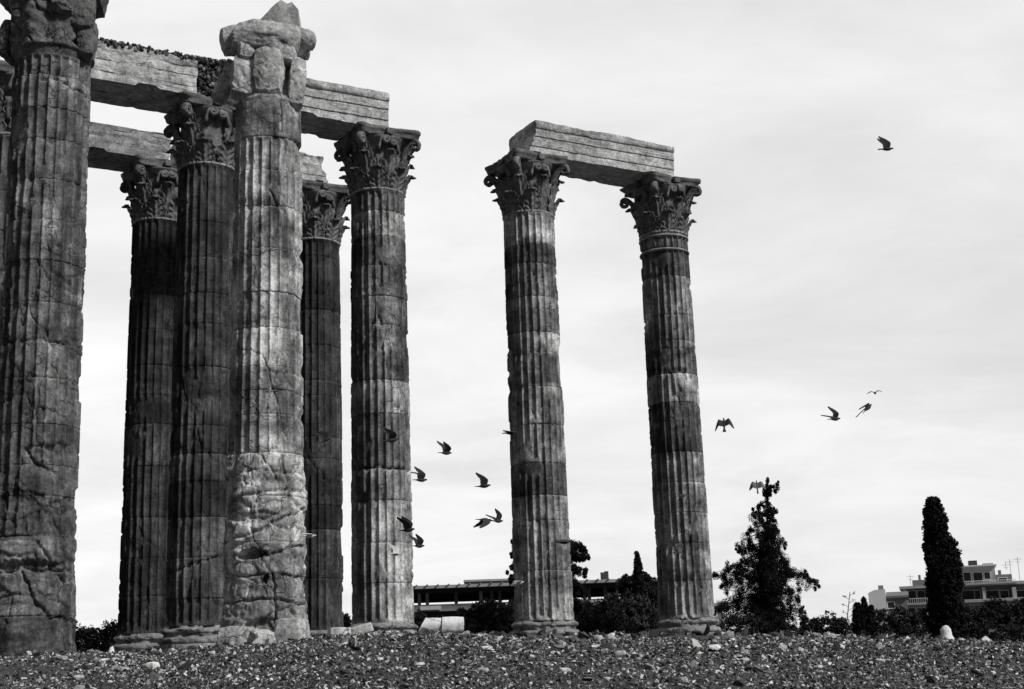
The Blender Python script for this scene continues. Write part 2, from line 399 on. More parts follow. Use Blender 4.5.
# ------------------------------------------------------------ rough stone block (superellipsoid cube-sphere with noise and flat breaks)
def rock_mesh(name, size, mat, seed=0, n=14, box=.75, rough=.06, cuts=3, flat=False, tone=None, layered=0, cutd=.75, pit=0):
    rng = np.random.RandomState(seed+100); V = []; F = []; idx = {}
    def vid(p):
        k = tuple(np.round(p, 5)); 
        if k not in idx: idx[k] = len(V); V.append(p)
        return idx[k]
    g = np.linspace(-1, 1, n+1)
    for ax in range(3):
        for sg in (-1, 1):
            ids = np.zeros((n+1, n+1), int)
            for i in range(n+1):
                for j in range(n+1):
                    p = [0,0,0]; p[ax] = sg; p[(ax+1) % 3] = g[i]; p[(ax+2) % 3] = g[j]; ids[i,j] = vid(np.array(p, float))
            for i in range(n):
                for j in range(n):
                    q = [ids[i,j], ids[i+1,j], ids[i+1,j+1], ids[i,j+1]]; F.append(q if sg > 0 else q[::-1])
    V = np.array(V); S = V/np.linalg.norm(V, axis=1)[:,None]; V = V*box + S*(1-box)*1.15
    for _ in range(cuts):
        nrm = rng.randn(3); nrm /= np.linalg.norm(nrm); d = V@nrm; lim = d.max()*(cutd+.2*rng.rand())
        V = V - nrm*np.maximum(d-lim, 0)[:,None]
    size = np.array(size, float)/2; W = V*size; mn = size.max()
    d = fbm(W*1.6/mn*1.0+seed*3.1, 4, seed)*rough*mn + fbm(W*7/mn+seed, 3, seed+1)*rough*.35*mn
    W = W + S*d[:,None]
    if pit:
        e = fbm(W*5/mn+seed*2, 4, seed+5); W = W - S*(pit*mn*(np.clip(e-.05, 0, 1)*1.3 + .5*np.exp(-(fbm(W*3/mn+seed, 3, seed+6)/.03)**2)))[:,None]
    if layered:
        W = W + S*(fbm(W*np.array([1,1,6.])/mn+seed, 3, seed+2)*layered*mn)[:,None]
    return mesh(name, W, np.array(F), mat, None if tone is None else np.full(len(W), tone), smooth=not flat)

# ------------------------------------------------------------ lathe
def lathe(name, prof, mat, na=72, seed=0, amp=.01, warp=None):
    prof = np.array(prof, float); T, K = np.meshgrid(np.arange(na)/na*2*PI, np.arange(len(prof)))
    R = prof[K,0]; Z = prof[K,1]; P = np.stack([np.cos(T)*R, np.sin(T)*R, Z], -1)
    R = R*(1) + amp*fbm(P*3+seed, 4, seed)*(R > .05)
    if warp is not None: R = warp(R, T, Z)
    V = np.stack([np.cos(T)*R, np.sin(T)*R, Z], -1).reshape(-1, 3); n = len(prof)
    a = (np.arange(n-1)[:,None]*na + np.arange(na)[None]).ravel(); b = (np.arange(n-1)[:,None]*na + (np.arange(na)[None]+1) % na).ravel()
    return mesh(name, V, np.stack([a, b, b+na, a+na], 1), mat)
def finer(prof, step=.04):
    o = [prof[0]]
    for p, q in zip(prof, prof[1:]):
        n = max(1, int(math.hypot(q[0]-p[0], q[1]-p[1])/step))
        for k in range(n): t = (k+1)/n; o.append((p[0]+(q[0]-p[0])*t, p[1]+(q[1]-p[1])*t))
    return o

# ------------------------------------------------------------ Corinthian capital pieces (local z = 0 at the neck)
def leaf_mesh(h, wd, seed, mat, curl=.10, lean=.16):
    nu, nv = 21, 34; u = np.linspace(-1, 1, nu); v = np.linspace(0, 1, nv); U, Vv = np.meshgrid(u, v)
    # path in (out, up)
    s = Vv; k = .80
    outp = np.where(s < k, lean*(s/k)**2.2, 0); upp = np.where(s < k, h*(s/k), 0)
    a = np.clip((s-k)/(1-k), 0, 1)*PI*.92
    outp = np.where(s >= k, lean + curl*(1-np.cos(a))*1.0, outp); upp = np.where(s >= k, h*.985 + curl*np.sin(a)*.9, upp)
    lob = 1 - .30*(abs(np.sin(4.6*PI*Vv+.4))**.6)*(Vv < .93)
    hw = wd/2*(.80+.30*np.sin(PI*np.clip(Vv*1.1, 0, 1)))*np.where(Vv > .74, np.clip(1-((Vv-.74)/.30)**2, .06, 1), 1)*lob
    Y = U*hw
    ridge = .030*np.cos(2*PI*(4.6*Vv - 1.3*abs(U))) + .022*np.cos(abs(U)*PI*4)
    o = outp + .05 - .07*(U**2)*(.3+Vv) + ridge*(.3+.7*abs(U)) + .045*np.exp(-(U/.12)**2)
    P = np.stack([o, Y, upp], -1); nz = fbm(P*7+seed*5.5, 3, seed)
    P[...,0] += .022*nz; P[...,2] += .012*fbm(P*9+seed, 2, seed+3)
    B = P.copy(); B[...,0] -= .055*(1-.8*Vv); B[...,2] -= .022*sstep(k-.1, k+.05, Vv)
    V = np.concatenate([P.reshape(-1,3), B.reshape(-1,3)]); n = nu*nv; F = []
    for j in range(nv-1):
        for i in range(nu-1):
            q = [j*nu+i, j*nu+i+1, (j+1)*nu+i+1, (j+1)*nu+i]; F.append(q); F.append([x+n for x in q[::-1]])
    for j in range(nv-1):
        F.append([j*nu, (j+1)*nu, (j+1)*nu+n, j*nu+n]); F.append([j*nu+nu-1+n, (j+1)*nu+nu-1+n, (j+1)*nu+nu-1, j*nu+nu-1])
    t = (nv-1)*nu
    for i in range(nu-1): F.append([t+i, t+i+1, t+i+1+n, t+i+n])
    return mesh('acanthus_leaf', V, np.array(F), mat)
def sweep(name, pts, wid, thick, mat, side, seed=0, m=10):
    """band with a rounded section swept along pts; side = the direction of the width"""
    pts = np.array(pts, float); n = len(pts); side = np.array(side, float); V = []
    for k in range(n):
        t = pts[min(n-1, k+1)]-pts[max(0, k-1)]; t /= np.linalg.norm(t)+1e-9; nr = np.cross(side, t); nr /= np.linalg.norm(nr)+1e-9
        for q in range(m):
            a = 2*PI*q/m; V.append(pts[k] + side*math.cos(a)*wid[k]/2 + nr*math.sin(a)*thick[k]/2)
    V = np.array(V); V = V + .036*fbm(V*5+seed, 4, seed)[:,None] + .018*np.stack([fbm(V*14+q, 3, seed+q) for q in (1,2,3)], -1); F = []
    for k in range(n-1):
        for q in range(m): F.append([k*m+q, k*m+(q+1) % m, (k+1)*m+(q+1) % m, (k+1)*m+q])
    V = np.concatenate([V, [pts[0], pts[-1]]]); i = len(V)-2
    for q in range(m): F.append([(q+1) % m, q, i, i]); F.append([(n-1)*m+q, (n-1)*m+(q+1) % m, i+1, i+1])
    F = [f if f[2] != f[3] else f[:3] for f in F]
    return mesh(name, V, F, mat)
def spiral(cx, cz, r0_, turns, a0, n=26, sgn=1, rend=.025):
    return [(cx+(r0_+(rend-r0_)*k/n)*math.cos(a0+sgn*2*PI*turns*k/n), cz+(r0_+(rend-r0_)*k/n)*math.sin(a0+sgn*2*PI*turns*k/n)) for k in range(n+1)]
HC = ZC-ZN
def volute_mesh(seed, mat):
    sp_ = spiral(1.31, 1.50, .165, 1.2, PI*.62, 30, -1, .05)
    st = [(.80,.85),(.84,1.05),(.92,1.25),(1.03,1.42),(1.15,1.56)]
    pts = [(x, 0, z) for x, z in st+sp_]; n = len(pts)
    wid = [.13+.10*min(1, k/5) for k in range(n)]; th_ = [.16,.18,.19,.19,.18]+[.155-.04*k/30 for k in range(n-5)]
    return sweep('volute', pts, wid, th_, mat, (0,1,0), seed)
def helix_mesh(sg, seed, mat):
    sp_ = spiral(sg*.15, 1.56, .12, 1.2, PI*.5 + sg*.5, 22, sg)
    st = [(sg*.33,1.25),(sg*.33,1.36),(sg*.30,1.50),(sg*.24,1.64)]
    pts = [(.84+.12*min(1, k/5), x, z) for k, (x, z) in enumerate(st+sp_)]; n = len(pts)
    return sweep('helix', pts, [.20]*n, [.13]*n, mat, (1,0,0), seed, 8)
def abacus_mesh(seed, mat, worn=0.0):
    # concave-sided square with cut corners, moulded edge
    out_ = []; Rc, mid, ch = 1.50, .96, .11
    for s in range(4):
        a = s*PI/2; 
        c0 = np.array([math.cos(a-PI/4), math.sin(a-PI/4)])*Rc; c1 = np.array([math.cos(a+PI/4), math.sin(a+PI/4)])*Rc
        t = (c1-c0)/np.linalg.norm(c1-c0); c0 = c0+t*ch; c1 = c1-t*ch; m0 = np.array([math.cos(a), math.sin(a)])
        for k in range(17):
            q = k/16; p = c0+(c1-c0)*q; d = (p@m0-mid)*(1-(2*q-1)**2); out_.append(p-m0*d)
    O_ = np.array(out_); z0 = HC-.30; prof = [(.0,.80),(.0,.96),(.03,.97),(.08,.985),(.15,1.0),(.16,1.015),(.22,1.03),(.275,1.03),(.29,1.02),(.29,.7),(.29,.0)]
    prof = [(0,.0)]+prof
    V = []; n = len(O_)
    for dz_, sc_ in prof:
        for p in O_: V.append((p[0]*sc_, p[1]*sc_, z0+dz_))
    V = np.array(V); nz = fbm(V*3.2+seed*7, 4, seed); rr = np.hypot(V[:,0], V[:,1])[:,None]
    V[:,:2] *= 1 - (np.clip(nz-.10+worn, 0, 1)[:,None]*.32 + .10*np.clip(fbm(V*9+seed, 3, seed+5)-.1, 0, 1)[:,None])*(rr > .3) ; V[:,2] += .018*fbm(V*5, 3, seed+2)
    F = []
    for k in range(len(prof)-1):
        for i in range(n): F.append([k*n+i, k*n+(i+1) % n, (k+1)*n+(i+1) % n, (k+1)*n+i])
    return mesh('abacus', V, np.array(F), mat)
LEAF_LO = [leaf_mesh(.66, .70, s, M_CAP, .075, .20) for s in (1,2,3,4)]
LEAF_TOP = [leaf_mesh(1.46, .52, s, M_CAP, .09, .46) for s in (15,16)]
LEAF_HI = [leaf_mesh(1.14, .66, s, M_CAP, .09, .27) for s in (11,12,13,14)]
VOL = [volute_mesh(s, M_CAP) for s in (21,22,23)]
HEL = [helix_mesh(1, 31, M_CAP), helix_mesh(-1, 32, M_CAP)]
FLEUR = rock_mesh('fleuron', (.16,.24,.22), M_CAP, 5, 10, .5, .2, 2, pit=.1)
STEM = sweep('stalk', [(.86,0,.45),(.86,0,.7),(.89,0,.9),(.94,0,1.05)], [.10,.09,.12,.17], [.08,.08,.10,.14], M_CAP, (0,1,0), 3, 8)
def capital(root, seed, missing=(), full=True):
    bell = lathe('capital', finer([(.74,.02),(.73,.4),(.72,.9),(.74,1.2),(.82,1.45),(.95,1.62),(1.02,1.72),(.98,1.75),(.3,1.76),(0,1.76)]), M_CAP, 72, seed, .03)
    cp_ = obj('capital', bell, root); cp_.location.z = ZN-root.location.z
    rng = random.Random(seed)
    def put(name, me, a, r=0, z=0, sc=1):
        if rng.random() < .04 and name in ('acanthus_leaf', 'helix'): return
        o = obj(name, me, cp_); o.rotation_euler = (0, rng.uniform(-.03,.03), a); o.location = (math.cos(a)*r, math.sin(a)*r, z); o.scale = (sc, sc, sc*rng.uniform(.95,1.04))
    for k in range(8):
        a = k*PI/4
        put('acanthus_leaf', rng.choice(LEAF_HI), a, .76, 0)
        put('acanthus_leaf', rng.choice(LEAF_LO), a+PI/8, .79, 0)
        if full: put('stalk', STEM, a+PI/8)
    for k in range(4):
        a = k*PI/2
        if k not in missing: put('volute', rng.choice(VOL), a+PI/4)
        put('acanthus_leaf', rng.choice(LEAF_TOP), a+PI/4, .70, 0)
        for h_ in HEL: put('helix', h_, a)
        put('fleuron', FLEUR, a, .99, 1.88)
    ab = obj('abacus', abacus_mesh(seed, M_CAP, .0), cp_)
    return cp_

def ring_mesh(r, h=.09, seed=0):
    p = [(r-.12,-.03)] + [(r-.025+.045*math.cos(a), h*.5*math.sin(a)*1.0+.02) for a in np.linspace(-PI/2, PI/2, 9)] + [(r-.12,.08)]
    return lathe('neck_ring', p, M_RING, 96, seed, .012)
def base_mesh(gl, seed, worn=.075, spread=1.0):
    """upper torus, scotia and lower torus of the base, z from the shaft foot downwards"""
    d = ZS-gl
    p = [(.80,.04),(RB+.03,.03),(RB+.05,-.02)]
    p += [(RB+.06+.07*math.cos(a), -.09+.07*math.sin(a)) for a in np.linspace(PI/2, -PI/2, 7)]
    p += [(RB+.05,-.20),(RB+.06,-.26)]
    p += [(RB+.12+.09*math.cos(a), -.36+.09*math.sin(a)) for a in np.linspace(PI/2, -PI/2, 7)]
    p += [(RB+.12,-.46),(.5,-.46)]
    def warp(R, T, Z):
        P = np.stack([np.cos(T), np.sin(T), Z*1.5], -1)*2.2+seed*3
        return R*spread - worn*3.2*np.clip(fbm(P, 4, seed+3)+.05, 0, 1) + .035*fbm(P*3, 4, seed) - .05*np.exp(-(fbm(P*1.6, 3, seed+6)/.05)**2)
    return lathe('base_moulding', finer(p, .03), M_BASE, 120, seed, .02, warp)
def plinth_mesh(gl, seed):
    h = max(.35, ZS-.45-gl+.3)
    return rock_mesh('plinth', (2.18,2.18,h), M_BASE, seed, 20, .93, .02, 2, cutd=.9), h

GROUP = 'columns of the ruined temple'
def column(i, j, label, bands, seed, cap=True, rings=(0,), base=True, gl=None, part_labels=None, missing=(), **kw):
    x, y = grid(i, j); gl = gz(x, y) if gl is None else gl
    root = empty('corinthian_column', (x, y, gl-.15), AN); tag(root, label, 'column', GROUP)
    me = make_shaft(x, y, ZS, kw.pop('ztop', ZN), bands, seed=seed, **kw)
    sh = obj('shaft', me, root); sh.location.z = -root.location.z; sh.rotation_euler.z = -AN
    for rz_ in rings:
        rg = obj('neck_ring', ring_mesh(RT if rz_ == 0 else RT+.01, .085, seed), root); rg.location.z = ZN-rz_-root.location.z
    if cap: capital(root, seed, missing)
    if base:
        b = obj('base_moulding', base_mesh(gl, seed), root); b.location.z = ZS-root.location.z
        pm, h = plinth_mesh(gl, seed); p = obj('plinth', pm, root); p.location.z = (ZS-.45-h/2) - root.location.z
    return root

# E and F: the pair on the right
colE = column(3, 1, 'tall fluted column carrying the left end of the freestanding lintel, one ring under its capital',
  [(250,.24),(269,.10),(288,.17),(302,.12),(314,.20),(337,.11),(357,.24),(391,.17),(466,.25),(498,.085),(523,.26),(630,.25)], 3, dmg=.45,
  toned=[(548,373,22,16,.42,0),(528,258,40,8,.7,.15),(520,480,12,20,.8,0),(540,240,30,4,1.5,.1),(560,340,14,20,1.25,0)],
  spots=[(574,600,4,8,.10),(517,545,5,5,.1),(553,400,4,10,.03)], cracks=[([(515,563),(545,560),(572,566)],.015,.05)])
colF = column(4, 1, 'rightmost fluted column with two rings under its capital, right end of the freestanding lintel',
  [(254,.15),(281,.11),(320,.24),(345,.20),(353,.22),(378,.13),(406,.32),(455,.08),(485,.20),(545,.25),(630,.22)], 4, rings=(0,.13,.64), dmg=.5,
  toned=[(675,362,40,4,.55,.35),(660,374,40,3,.4,0),(650,470,16,14,.6,0),(700,470,14,20,1.35,0),(655,330,12,12,.8,0)],
  spots=[(703,592,4,5,.2),(662,563,5,4,.18),(668,575,5,3,.12),(710,480,4,30,.05),(714,430,3,30,.05)])
colD = column(2, 1, 'fluted column carrying the right end of the moulded lintel that starts behind the broken column',
  [(218,.12),(243,.26),(272,.10),(302,.13),(330,.14),(385,.10),(418,.25),(472,.13),(503,.22),(545,.25),(630,.24)], 5, dmg=.55,
  toned=[(362,540,12,70,.6,0),(385,350,30,8,1.4,.1),(400,590,20,30,1.15,0)],
  spots=[(361,500,8,5,.22),(408,560,5,50,.04),(357,545,4,3,.1),(412,440,4,30,.05)],
  cracks=[([(352,470),(375,470),(412,475)],.03,.12)])
# C: the tall broken column in front
def build_C():
    x, y = grid(1, 0); gl = gz(x, y)
    root = empty('corinthian_column', (x, y, gl-.15), 0)
    tag(root, 'pale broken column standing in front with a shattered capital and no flutes near its foot', 'column', GROUP)
    me = make_shaft(x, y, gl-.1, ZN+.05, [(148,.23),(180,.34),(215,.31),(257,.36),(300,.34),(335,.27),(373,.37),(396,.24),(420,.22),(458,.22),(500,.38),(545,.36),(578,.34),(600,.30),(650,.25)],
        seed=8, na=432, dz=.035, dmg=.62, rough_below=457, rough_above=148, mat=M_SHAFT_L, flare=.30, rough_amp=.85, tmul=1.0, fd=.065, rsc=1.02,
        toned=[(285,330,14,110,.8,0),(288,250,8,20,.55,0),(240,340,8,100,.85,0),(290,200,10,60,.85,0)],
        spots=[(250,557,22,5,.50),(264,580,7,8,.35),(262,522,26,6,.05),(266,628,16,8,.15),(297,320,5,12,.12),(297,200,4,60,.03)],
        cracks=[([(268,200),(285,222),(272,250)],.025,.06),([(280,100),(283,140),(290,190)],.02,.05),([(230,545),(255,535),(285,520),(302,512)],.03,.10),
                ([(228,480),(250,474),(300,478)],.02,.07),([(228,510),(245,500),(300,492)],.025,.09),([(270,560),(285,552),(302,548)],.03,.12),([(272,578),(276,640)],.025,.14),
                ([(230,350),(262,362),(280,420),(288,456)],.018,.05),([(228,576),(303,578)],.02,.10),([(228,604),(262,600),(300,606)],.03,.12),([(260,380),(300,378)],.018,.05),
                ([(245,330),(300,326)],.015,.04),([(270,395),(290,390),(300,400)],.018,.05)])
    sh = obj('shaft', me, root); sh.location.z = -root.location.z
    bell = lathe('capital', finer([(.60,-.12),(.56,0),(.56,.35),(.58,.8),(.62,1.2),(.66,1.6),(.3,1.7),(0,1.7)]), M_CAPP, 120, 8, .12)
    cp_ = obj('capital', bell, root); cp_.location.z = ZN-root.location.z
    def piece(name, x0, y0, x1, y1, dy, dep, seed, rot=(0,0,0), mat=M_CAPP, box=.6, rough=.05, cuts=3, lay=0, pit=.02):
        """a worn lump covering the image box x0..x1, y0..y1 at depth dy from the axis"""
        Y_ = y+dy; pa, pb = at(x0, y1, Y_), at(x1, y0, Y_); sz = (abs(pb.x-pa.x)*1.02, dep, abs(pb.z-pa.z)*1.0)
        o = obj(name, rock_mesh(name, sz, mat, seed, 34, box, rough, cuts, layered=lay, pit=pit, cutd=.86), cp_)
        p = (pa+pb)/2; o.location = (p.x-x, p.y-y, p.z-ZN); o.rotation_euler = rot; return o
    piece('acanthus_leaf', 231, 58, 263, 101, -.42, .70, 1, (0,.10,.25), box=.40, rough=.15, pit=.04)
    piece('acanthus_leaf', 254, 48, 283, 96, -.60, .55, 2, (.05,0,0), box=.42, rough=.10, cuts=1, pit=.035)
    piece('acanthus_leaf', 288, 60, 304, 110, -.25, .60, 3, (0,.06,.3), box=.6, rough=.09, pit=.04)
    piece('acanthus_leaf', 219, 60, 233, 103, .05, .55, 4, (0,.36,.2), box=.66, rough=.10, cuts=5, pit=.04)
    piece('acanthus_leaf', 240, 50, 262, 74, -.30, .60, 7, (0,0,.2), box=.5)
    piece('acanthus_leaf', 270, 48, 300, 100, .55, .6, 5, (0,0,.6), mat=M_CAP)
    piece('acanthus_leaf', 236, 50, 268, 98, .60, .5, 6, (0,0,.2), mat=M_CAP)
    piece('volute', 221, 28, 250, 54, -.30, .62, 11, (0,-.16,.25), box=.42, rough=.09, cuts=1, pit=.04)
    piece('volute', 285, 30, 315, 48, -.30, .60, 12, (0,.22,-.2), box=.42, rough=.09, cuts=1, pit=.04)
    piece('volute', 294, 44, 309, 58, .05, .45, 13, (0,.3,-.2), box=.5, rough=.12, pit=.05)
    piece('volute', 240, 26, 292, 50, .65, .6, 14, (0,0,.2), box=.5)
    piece('abacus', 234, 29, 304, 60, -.15, 1.5, 15, (0,.10,.05), box=.45, rough=.10, cuts=3, lay=.05, pit=.03)
    piece('abacus', 262, 36, 297, 66, -.35, .9, 17, (0,.15,.05), box=.66, rough=.08, cuts=3, lay=.05)
    piece('fleuron', 238, 38, 254, 60, -.66, .34, 16, (0,0,.3), box=.4, rough=.15)
    return root
build_C()
xc, yc_ = grid(1, 0)
def extrude_block(name, pts, Y, dep, mat, seed, label):
    """a broken block: its face outline at depth Y, worn and narrowing to the back"""
    import bmesh
    P_ = [at(a, b, Y) for a, b in pts]; c = sum(P_, Vector())/len(P_); bm = bmesh.new()
    f1 = [bm.verts.new(p-c) for p in P_]; f2 = [bm.verts.new(((p-c)*.86)+Vector((0, dep, 0))) for p in P_]; n = len(P_)
    bm.faces.new(f1); bm.faces.new(f2[::-1])
    for i in range(n): bm.faces.new((f1[(i+1) % n], f1[i], f2[i], f2[(i+1) % n]))
    bmesh.ops.recalc_face_normals(bm, faces=bm.faces); bmesh.ops.triangulate(bm, faces=bm.faces)
    for _ in range(4): bmesh.ops.subdivide_edges(bm, edges=[e for e in bm.edges if e.calc_length() > .07], cuts=1, use_grid_fill=True)
    bmesh.ops.triangulate(bm, faces=bm.faces); bm.normal_update()
    V = np.array([v.co[:] for v in bm.verts]); Nn = np.array([v.normal[:] for v in bm.verts])
    V = V + Nn*(.035*fbm(V*2.2+seed, 4, seed)+.012*fbm(V*9+seed, 3, seed+1))[:,None]
    for v, q in zip(bm.verts, V): v.co = q
    me = bpy.data.meshes.new(name); bm.to_mesh(me); bm.free(); me.materials.append(mat); me.polygons.foreach_set('use_smooth', [True]*len(me.polygons))
    try: me.set_sharp_from_angle(angle=math.radians(40))
    except Exception: pass
    o = obj(name, me); o.location = c; tag(o, label, 'stone block'); return o
extrude_block('broken_block', [(249,30),(262,17),(271,8),(281,0),(287,4),(292,2),(298,9),(300,29)], yc_-.55, 1.0, M_CAPP, 61, 'pointed broken block perched on top of the shattered capital')

# A: the massive worn column at the left edge
def build_A():
    x, y = grid(0, 0); gl = gz(x, y)
    root = empty('corinthian_column', (x, y, gl-.15), 0)
    tag(root, 'massive weathered column at the left edge, cropped at its worn lumpy capital', 'column', GROUP)
    me = make_shaft(x, y, gl-.1, ZN+.02, [(88,.15),(120,.20),(150,.17),(190,.18),(230,.18),(270,.19),(311,.13),(350,.18),(385,.17),(430,.17),(470,.15),(500,.15),(540,.13),(575,.17),(618,.17),(660,.13)],
        seed=9, na=432, dz=.035, dmg=.66, rough_below=538, mat=M_SHAFT_L, flare=.10, rough_amp=.62, tmul=.68, fd=.075, rsc=1.05,
        toned=[(72,290,14,16,1.7,-.3),(60,365,18,12,1.5,-.5),(20,325,14,18,1.25,0),(72,150,12,60,1.2,0),(60,285,14,3,.4,-.5),(30,555,30,12,1.35,0),(20,600,40,16,1.2,0)],
        spots=[(28,569,34,6,.16),(80,240,4,20,.05),(50,455,20,8,.06),(60,510,18,10,.07),(20,505,20,10,.07)],
        cracks=[([(42,95),(52,90),(72,98),(88,100)],.03,.10),([(38,545),(52,575),(60,590)],.025,.12),([(25,455),(38,472),(56,478)],.03,.09),([(22,575),(35,605),(45,618),(62,622)],.025,.10),
                ([(30,500),(48,520),(60,545)],.02,.07),([(0,540),(60,537)],.02,.06),([(0,574),(66,572)],.025,.10),([(0,349),(60,350),(78,356)],.02,.06),([(66,185),(84,194)],.02,.05),
                ([(38,270),(52,295),(80,302)],.02,.05),([(0,520),(20,525),(40,515)],.02,.05),([(0,600),(30,596),(62,612)],.02,.07)])
    sh = obj('shaft', me, root); sh.location.z = -root.location.z
    prof = finer([(.82,-.03),(.86,.08),(.90,.20),(.99,.26),(1.01,.34),(1.05,.7),(1.08,1.0),(1.06,1.25),(.99,1.38),(.92,1.46),(.96,1.55),(1.05,1.7),(1.06,1.85),(1.0,2.02),(.4,2.04),(0,2.04)], .03)
    def warp(R_, T, Z):
        P = np.stack([np.cos(T), np.sin(T), Z], -1)*1.0+7
        m = sstep(.22, .40, Z); sc = abs(np.cos(4*(T+.25)))           # eroded leaf scallops
        R_ = R_ - .06*m + m*(1-sstep(1.3, 1.5, Z))*(.13*(sc-.55))*(.3+Z)
        R_ = R_ + m*(.16*fbm(P*1.5, 4, 31) + .07*fbm(P*5, 4, 32) - .10*np.exp(-(fbm(P*1.7+4, 3, 33)/.05)**2) - .10*np.clip(fbm(P*4, 3, 34)-.1, 0, 1))
        R_ = R_ + sstep(1.45, 1.6, Z)*.12*fbm(P*2.2, 3, 35)
        return np.where(R_ < .5, R_, R_ + (1-m)*(-.03*abs(fbm(P*5, 3, 36))))
    bell = lathe('capital', prof, M_CAP2, 260, 9, .02, warp)
    cp_ = obj('capital', bell, root); cp_.location.z = ZN-root.location.z
    def piece(name, x0, y0, x1, y1, dy, dep, seed, rot=(0,0,0), box=.45, rough=.10, cuts=2, lay=.02, pit=.05):
        Y_ = y+dy; pa, pb = at(x0, y1, Y_), at(x1, y0, Y_)
        o = obj(name, rock_mesh(name, (abs(pb.x-pa.x), dep, abs(pb.z-pa.z)), M_CAP2, seed, 34, box, rough, cuts, layered=lay, pit=pit, cutd=.86), cp_)
        p = (pa+pb)/2; o.location = (p.x-x, p.y-y, p.z-ZN); o.rotation_euler = rot; return o
    piece('acanthus_leaf', 76, 22, 94, 62, -.15, .9, 32, (0,-.05,.3))
    piece('acanthus_leaf', 5, 24, 20, 62, -.05, .8, 33, (0,.1,-.3))
    piece('volute', 72, -4, 95, 32, -.45, .6, 37, (0,.1,.2))
    piece('volute', 10, -12, 34, 16, -.45, .6, 38, (0,-.2,.2))
    piece('volute', 52, -12, 78, 15, -.80, .5, 39, (0,.2,.2))
    piece('abacus', -2, -44, 104, 3, -.1, 2.1, 40, (0,.03,.1), box=.7, rough=.07, cuts=4, lay=.03)
    return root
M_CAP2 = stone_mat('worn_capital_marble', .14, .07, .95, False, .9)
build_A()
DARK = [(230,.10),(300,.085),(330,.10),(372,.07),(430,.085),(458,.08),(485,.15),(520,.06),(560,.12),(600,.11),(640,.10)]  # dark stone, with shade from the neighbouring columns painted into its tones
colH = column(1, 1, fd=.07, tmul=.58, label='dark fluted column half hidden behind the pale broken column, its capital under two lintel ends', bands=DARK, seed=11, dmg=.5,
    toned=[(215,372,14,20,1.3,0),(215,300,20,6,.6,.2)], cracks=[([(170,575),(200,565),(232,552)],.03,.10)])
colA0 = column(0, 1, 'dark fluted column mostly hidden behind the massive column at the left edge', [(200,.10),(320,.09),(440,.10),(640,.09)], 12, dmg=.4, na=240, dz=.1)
colG = column(1, 2, fd=.07, tmul=.52, label='dark slender fluted column just left of the half-hidden one, under the rear lintel', bands=[(300,.07),(335,.085),(370,.05),(400,.07),(428,.05),(470,.10),(520,.07),(560,.085),(645,.075)], seed=13, dmg=.45,  # drum tones lowered, partly own colour, partly painted shade of the columns around
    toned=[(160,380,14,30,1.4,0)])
colI = column(2, 2, fd=.07, tmul=.52, label='very dark fluted column seen in the gap just right of the pale broken column', bands=[(262,.085),(300,.07),(315,.04),(350,.08),(385,.075),(400,.085),(440,.07),(462,.08),(508,.065),(532,.035),(580,.085),(645,.07)], seed=14, dmg=.55,  # tones hold its own darkness plus painted shade from nearby columns
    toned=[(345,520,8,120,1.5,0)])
column(0, 2, 'dark column of the rear row beyond the left edge', [(640,.09)], 15, dmg=.4, na=240, dz=.12)

